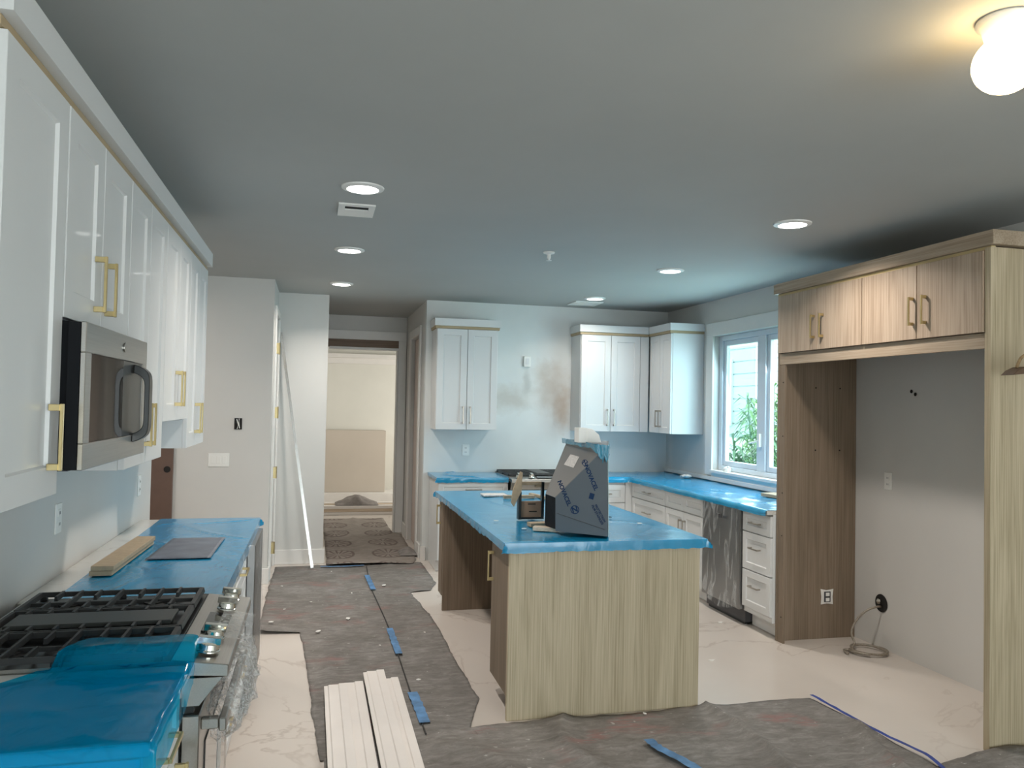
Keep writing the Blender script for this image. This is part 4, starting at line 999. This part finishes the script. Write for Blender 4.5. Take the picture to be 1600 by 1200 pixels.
# tape
def tape(pts, w, label, mat=M_tape, z=.016, group=None):
    P = cr_path([(x, y, 0) for x, y in pts], 6)
    mb = MB(); n = len(P); V0 = []
    for i, p in enumerate(P):
        d = (P[min(i+1, n-1)]-P[max(i-1, 0)]).normalized(); s = Vector((-d.y, d.x, 0))*w/2*(1+.25*nz(i*.9, 1, 2))
        zz = z+.004*abs(nz(i*.7, 3, 3)); V0.append((mb.v((p.x+s.x, p.y+s.y, zz)), mb.v((p.x-s.x, p.y-s.y, zz))))
    for a, b in zip(V0, V0[1:]): mb.face([a[0], a[1], b[1], b[0]])
    return mb.build('tape_strip', mat, solid=.0008, label=label, cat='tape', group=group)
tape([(.498, 7.55), (.508, 7.25), (.517, 6.95)], .045, 'short blue tape strip on the felt seam, farthest of the three', z=.020)
tape([(.548, 5.75), (.552, 5.45), (.556, 5.15)], .045, 'short blue tape strip on the felt seam, middle of the three', z=.020)
tape([(.560, 4.46), (.568, 4.25), (.572, 4.02)], .055, 'blue tape strip on the felt seam beside the white boards', z=.020)
tape([(.08, 8.02), (.28, 8.00), (.50, 8.02)], .035, 'faded blue tape across the floor at the foot of the hall')
tape([(2.765, 3.99), (2.775, 3.75), (2.79, 3.45), (2.83, 3.2), (2.80, 3.05)], .022, 'dark blue tape along the edge of the foreground felt', M_tapedk, .024)
tape([(1.60, 3.60), (1.61, 3.50), (1.66, 3.36), (1.70, 3.22)], .05, 'crumpled bright blue tape on the foreground felt', M_tape, .028)
# dark seam of the overlapping felt
P_ = cr_path([(.52, 8.0, .0145), (.505, 7.1, .0145), (.52, 6.6, .0145), (.548, 5.7, .0145), (.553, 4.5, .0145), (.562, 3.9, .0145)], 8)
MB().tube(P_, .004, 6).build('felt_seam', plain('dark seam', (.05, .048, .045), .9), label='dark folded seam running along the grey felt runner', cat='seam')
# white moulding boards, two stacked pairs
def board(x0a, x1a, yb, x0b, x1b, yf, z, label):
    """moulding from far end (yb) to near end (yf) with a stepped face"""
    def ring(xa, xb, y):
        w = xb-xa; return [(xa, y, z), (xa, y, z+.010), (xa+.16*w, y, z+.011), (xa+.20*w, y, z+.016), (xa+.62*w, y, z+.016), (xa+.66*w, y, z+.021), (xb, y, z+.021), (xb, y, z)]
    return MB().loft([ring(x0a, x1a, yb), ring(x0b, x1b, yf)]).build('moulding_board', M_primed, bev=.0008, label=label, cat='board', group='white moulding boards on the foreground floor')
board(.168, .298, 4.63, .176, .305, 2.75, .020, 'lower board of the left white moulding pair on the floor')
board(.081, .205, 4.55, .093, .215, 2.70, .042, 'upper board of the left white moulding pair on the floor')
board(.385, .500, 4.66, .385, .500, 2.80, .020, 'lower board of the right white moulding pair on the floor')
board(.305, .425, 4.74, .318, .435, 2.72, .042, 'upper board of the right white moulding pair on the floor')
random.seed(21)
for (x, y, s, lab) in [(.62, 7.1, .028, 'white scrap on the felt just right of the farthest blue tape strip'), (.27, 6.05, .030, 'folded white scrap mid felt, left of the dark seam'),
        (.05, 5.75, .024, 'white scrap near the left edge of the felt by the bare floor'), (.33, 6.85, .012, None), (.0, 6.6, .012, None), (-.25, 7.2, .012, None),
        (.62, 4.65, .014, 'small white scrap on the seam above the nearest blue tape strip'), (.70, 3.72, .030, 'largest white scrap, below the felt corner left of the island'),
        (.78, 5.6, .010, None), (-.2, 6.4, .010, None), (.18, 7.75, .010, 'tiny white scrap at the foot of the leaning metal strip'), (.86, 3.42, .016, None), (1.05, 3.35, .026, 'white scrap on the foreground felt in front of the island'),
        (1.72, 3.92, .012, 'small white scrap on the felt under the island panel'), (.45, 5.35, .010, None), (-.28, 6.05, .020, 'white scrap by the curled felt edge at the left base cabinets')]:
    scrap(x, y, .020, s, lab or 'tiny white paint scrap on the grey felt runner', group='paint scraps on the felt')
for (x, y, lab) in ((2.53, 4.72, 'larger pale torn scrap on the bare floor right of the island'), (3.05, 5.55, 'small pale scrap on the floor by the dishwasher')):
    scrap(x, y, .0005, .026, lab, rot=.2)

# slim metal strip leaning on the pier wall
A_ = Vector((-.372+.01, 8.238, 2.31)); B_ = Vector((.0, 7.93, .024))
d_ = (B_-A_).normalized(); s_ = Vector((1, 0, 0))-d_*d_.x; s_.normalize(); t_ = d_.cross(s_)
MB().hexa([B_+s_*.013-t_*.002, B_-s_*.013-t_*.002, B_-s_*.013+t_*.002, B_+s_*.013+t_*.002, A_+s_*.013-t_*.002, A_-s_*.013-t_*.002, A_-s_*.013+t_*.002, A_+s_*.013+t_*.002]).build('metal_strip', plain('bright aluminium', (.72, .72, .70), .25, .9), label='long thin shiny metal strip leaning against the wall beside the hall', cat='metal strip')

# ------------------------------------------------------------------ far room
MB().box(-.6, 1.155, 13.55, 13.98, .13, 1.16).build('wall_niche_box', M_beige, bev=.003, label='beige half-height drywall box seen through the hall doorway', cat='drywall box')
MB().box(-2.99, 3.85, 13.3, 13.998, 0, .128).build('hearth_step', M_trim, label='low white step along the far room wall', cat='step')
zz = .0
lp = [(11.72, 11.84, -.2, 2.6), (11.90, 12.02, -.3, 2.7), (12.08, 12.20, -.1, 2.5), (12.26, 12.38, -.2, 2.6)]
for k in range(4):
    for lvl in range(3 if k < 3 else 1):
        y0, y1, a, b = lp[k]; z = lvl*.045
        MB().box(a+.1*lvl, b-.05*lvl, y0, y1, z+.001, z+.044).build('lumber_board', M_lumb if (k+lvl) % 2 else M_primed, bev=.002, cat='board', group='lumber on the far room floor', label=['lowest', 'middle', 'top'][lvl]+' pale board of the '+['nearest', 'second', 'third', 'farthest'][k]+' stack in the far room lumber pile')
def rag(i, j):
    x = .30+.62*i; y = 11.74+.38*j; e = (math.sin(PI*i)*math.sin(PI*j))**.6
    return (x, y, .142+.13*e*(1+.7*nz(x*7, y*7, 2))*(1-.5*abs(i-.45)*2))
MB().grid(rag, 26, 18).build('crumpled_felt', M_rag, smooth=True, label='crumpled grey felt heaped on the far room lumber', cat='cloth')
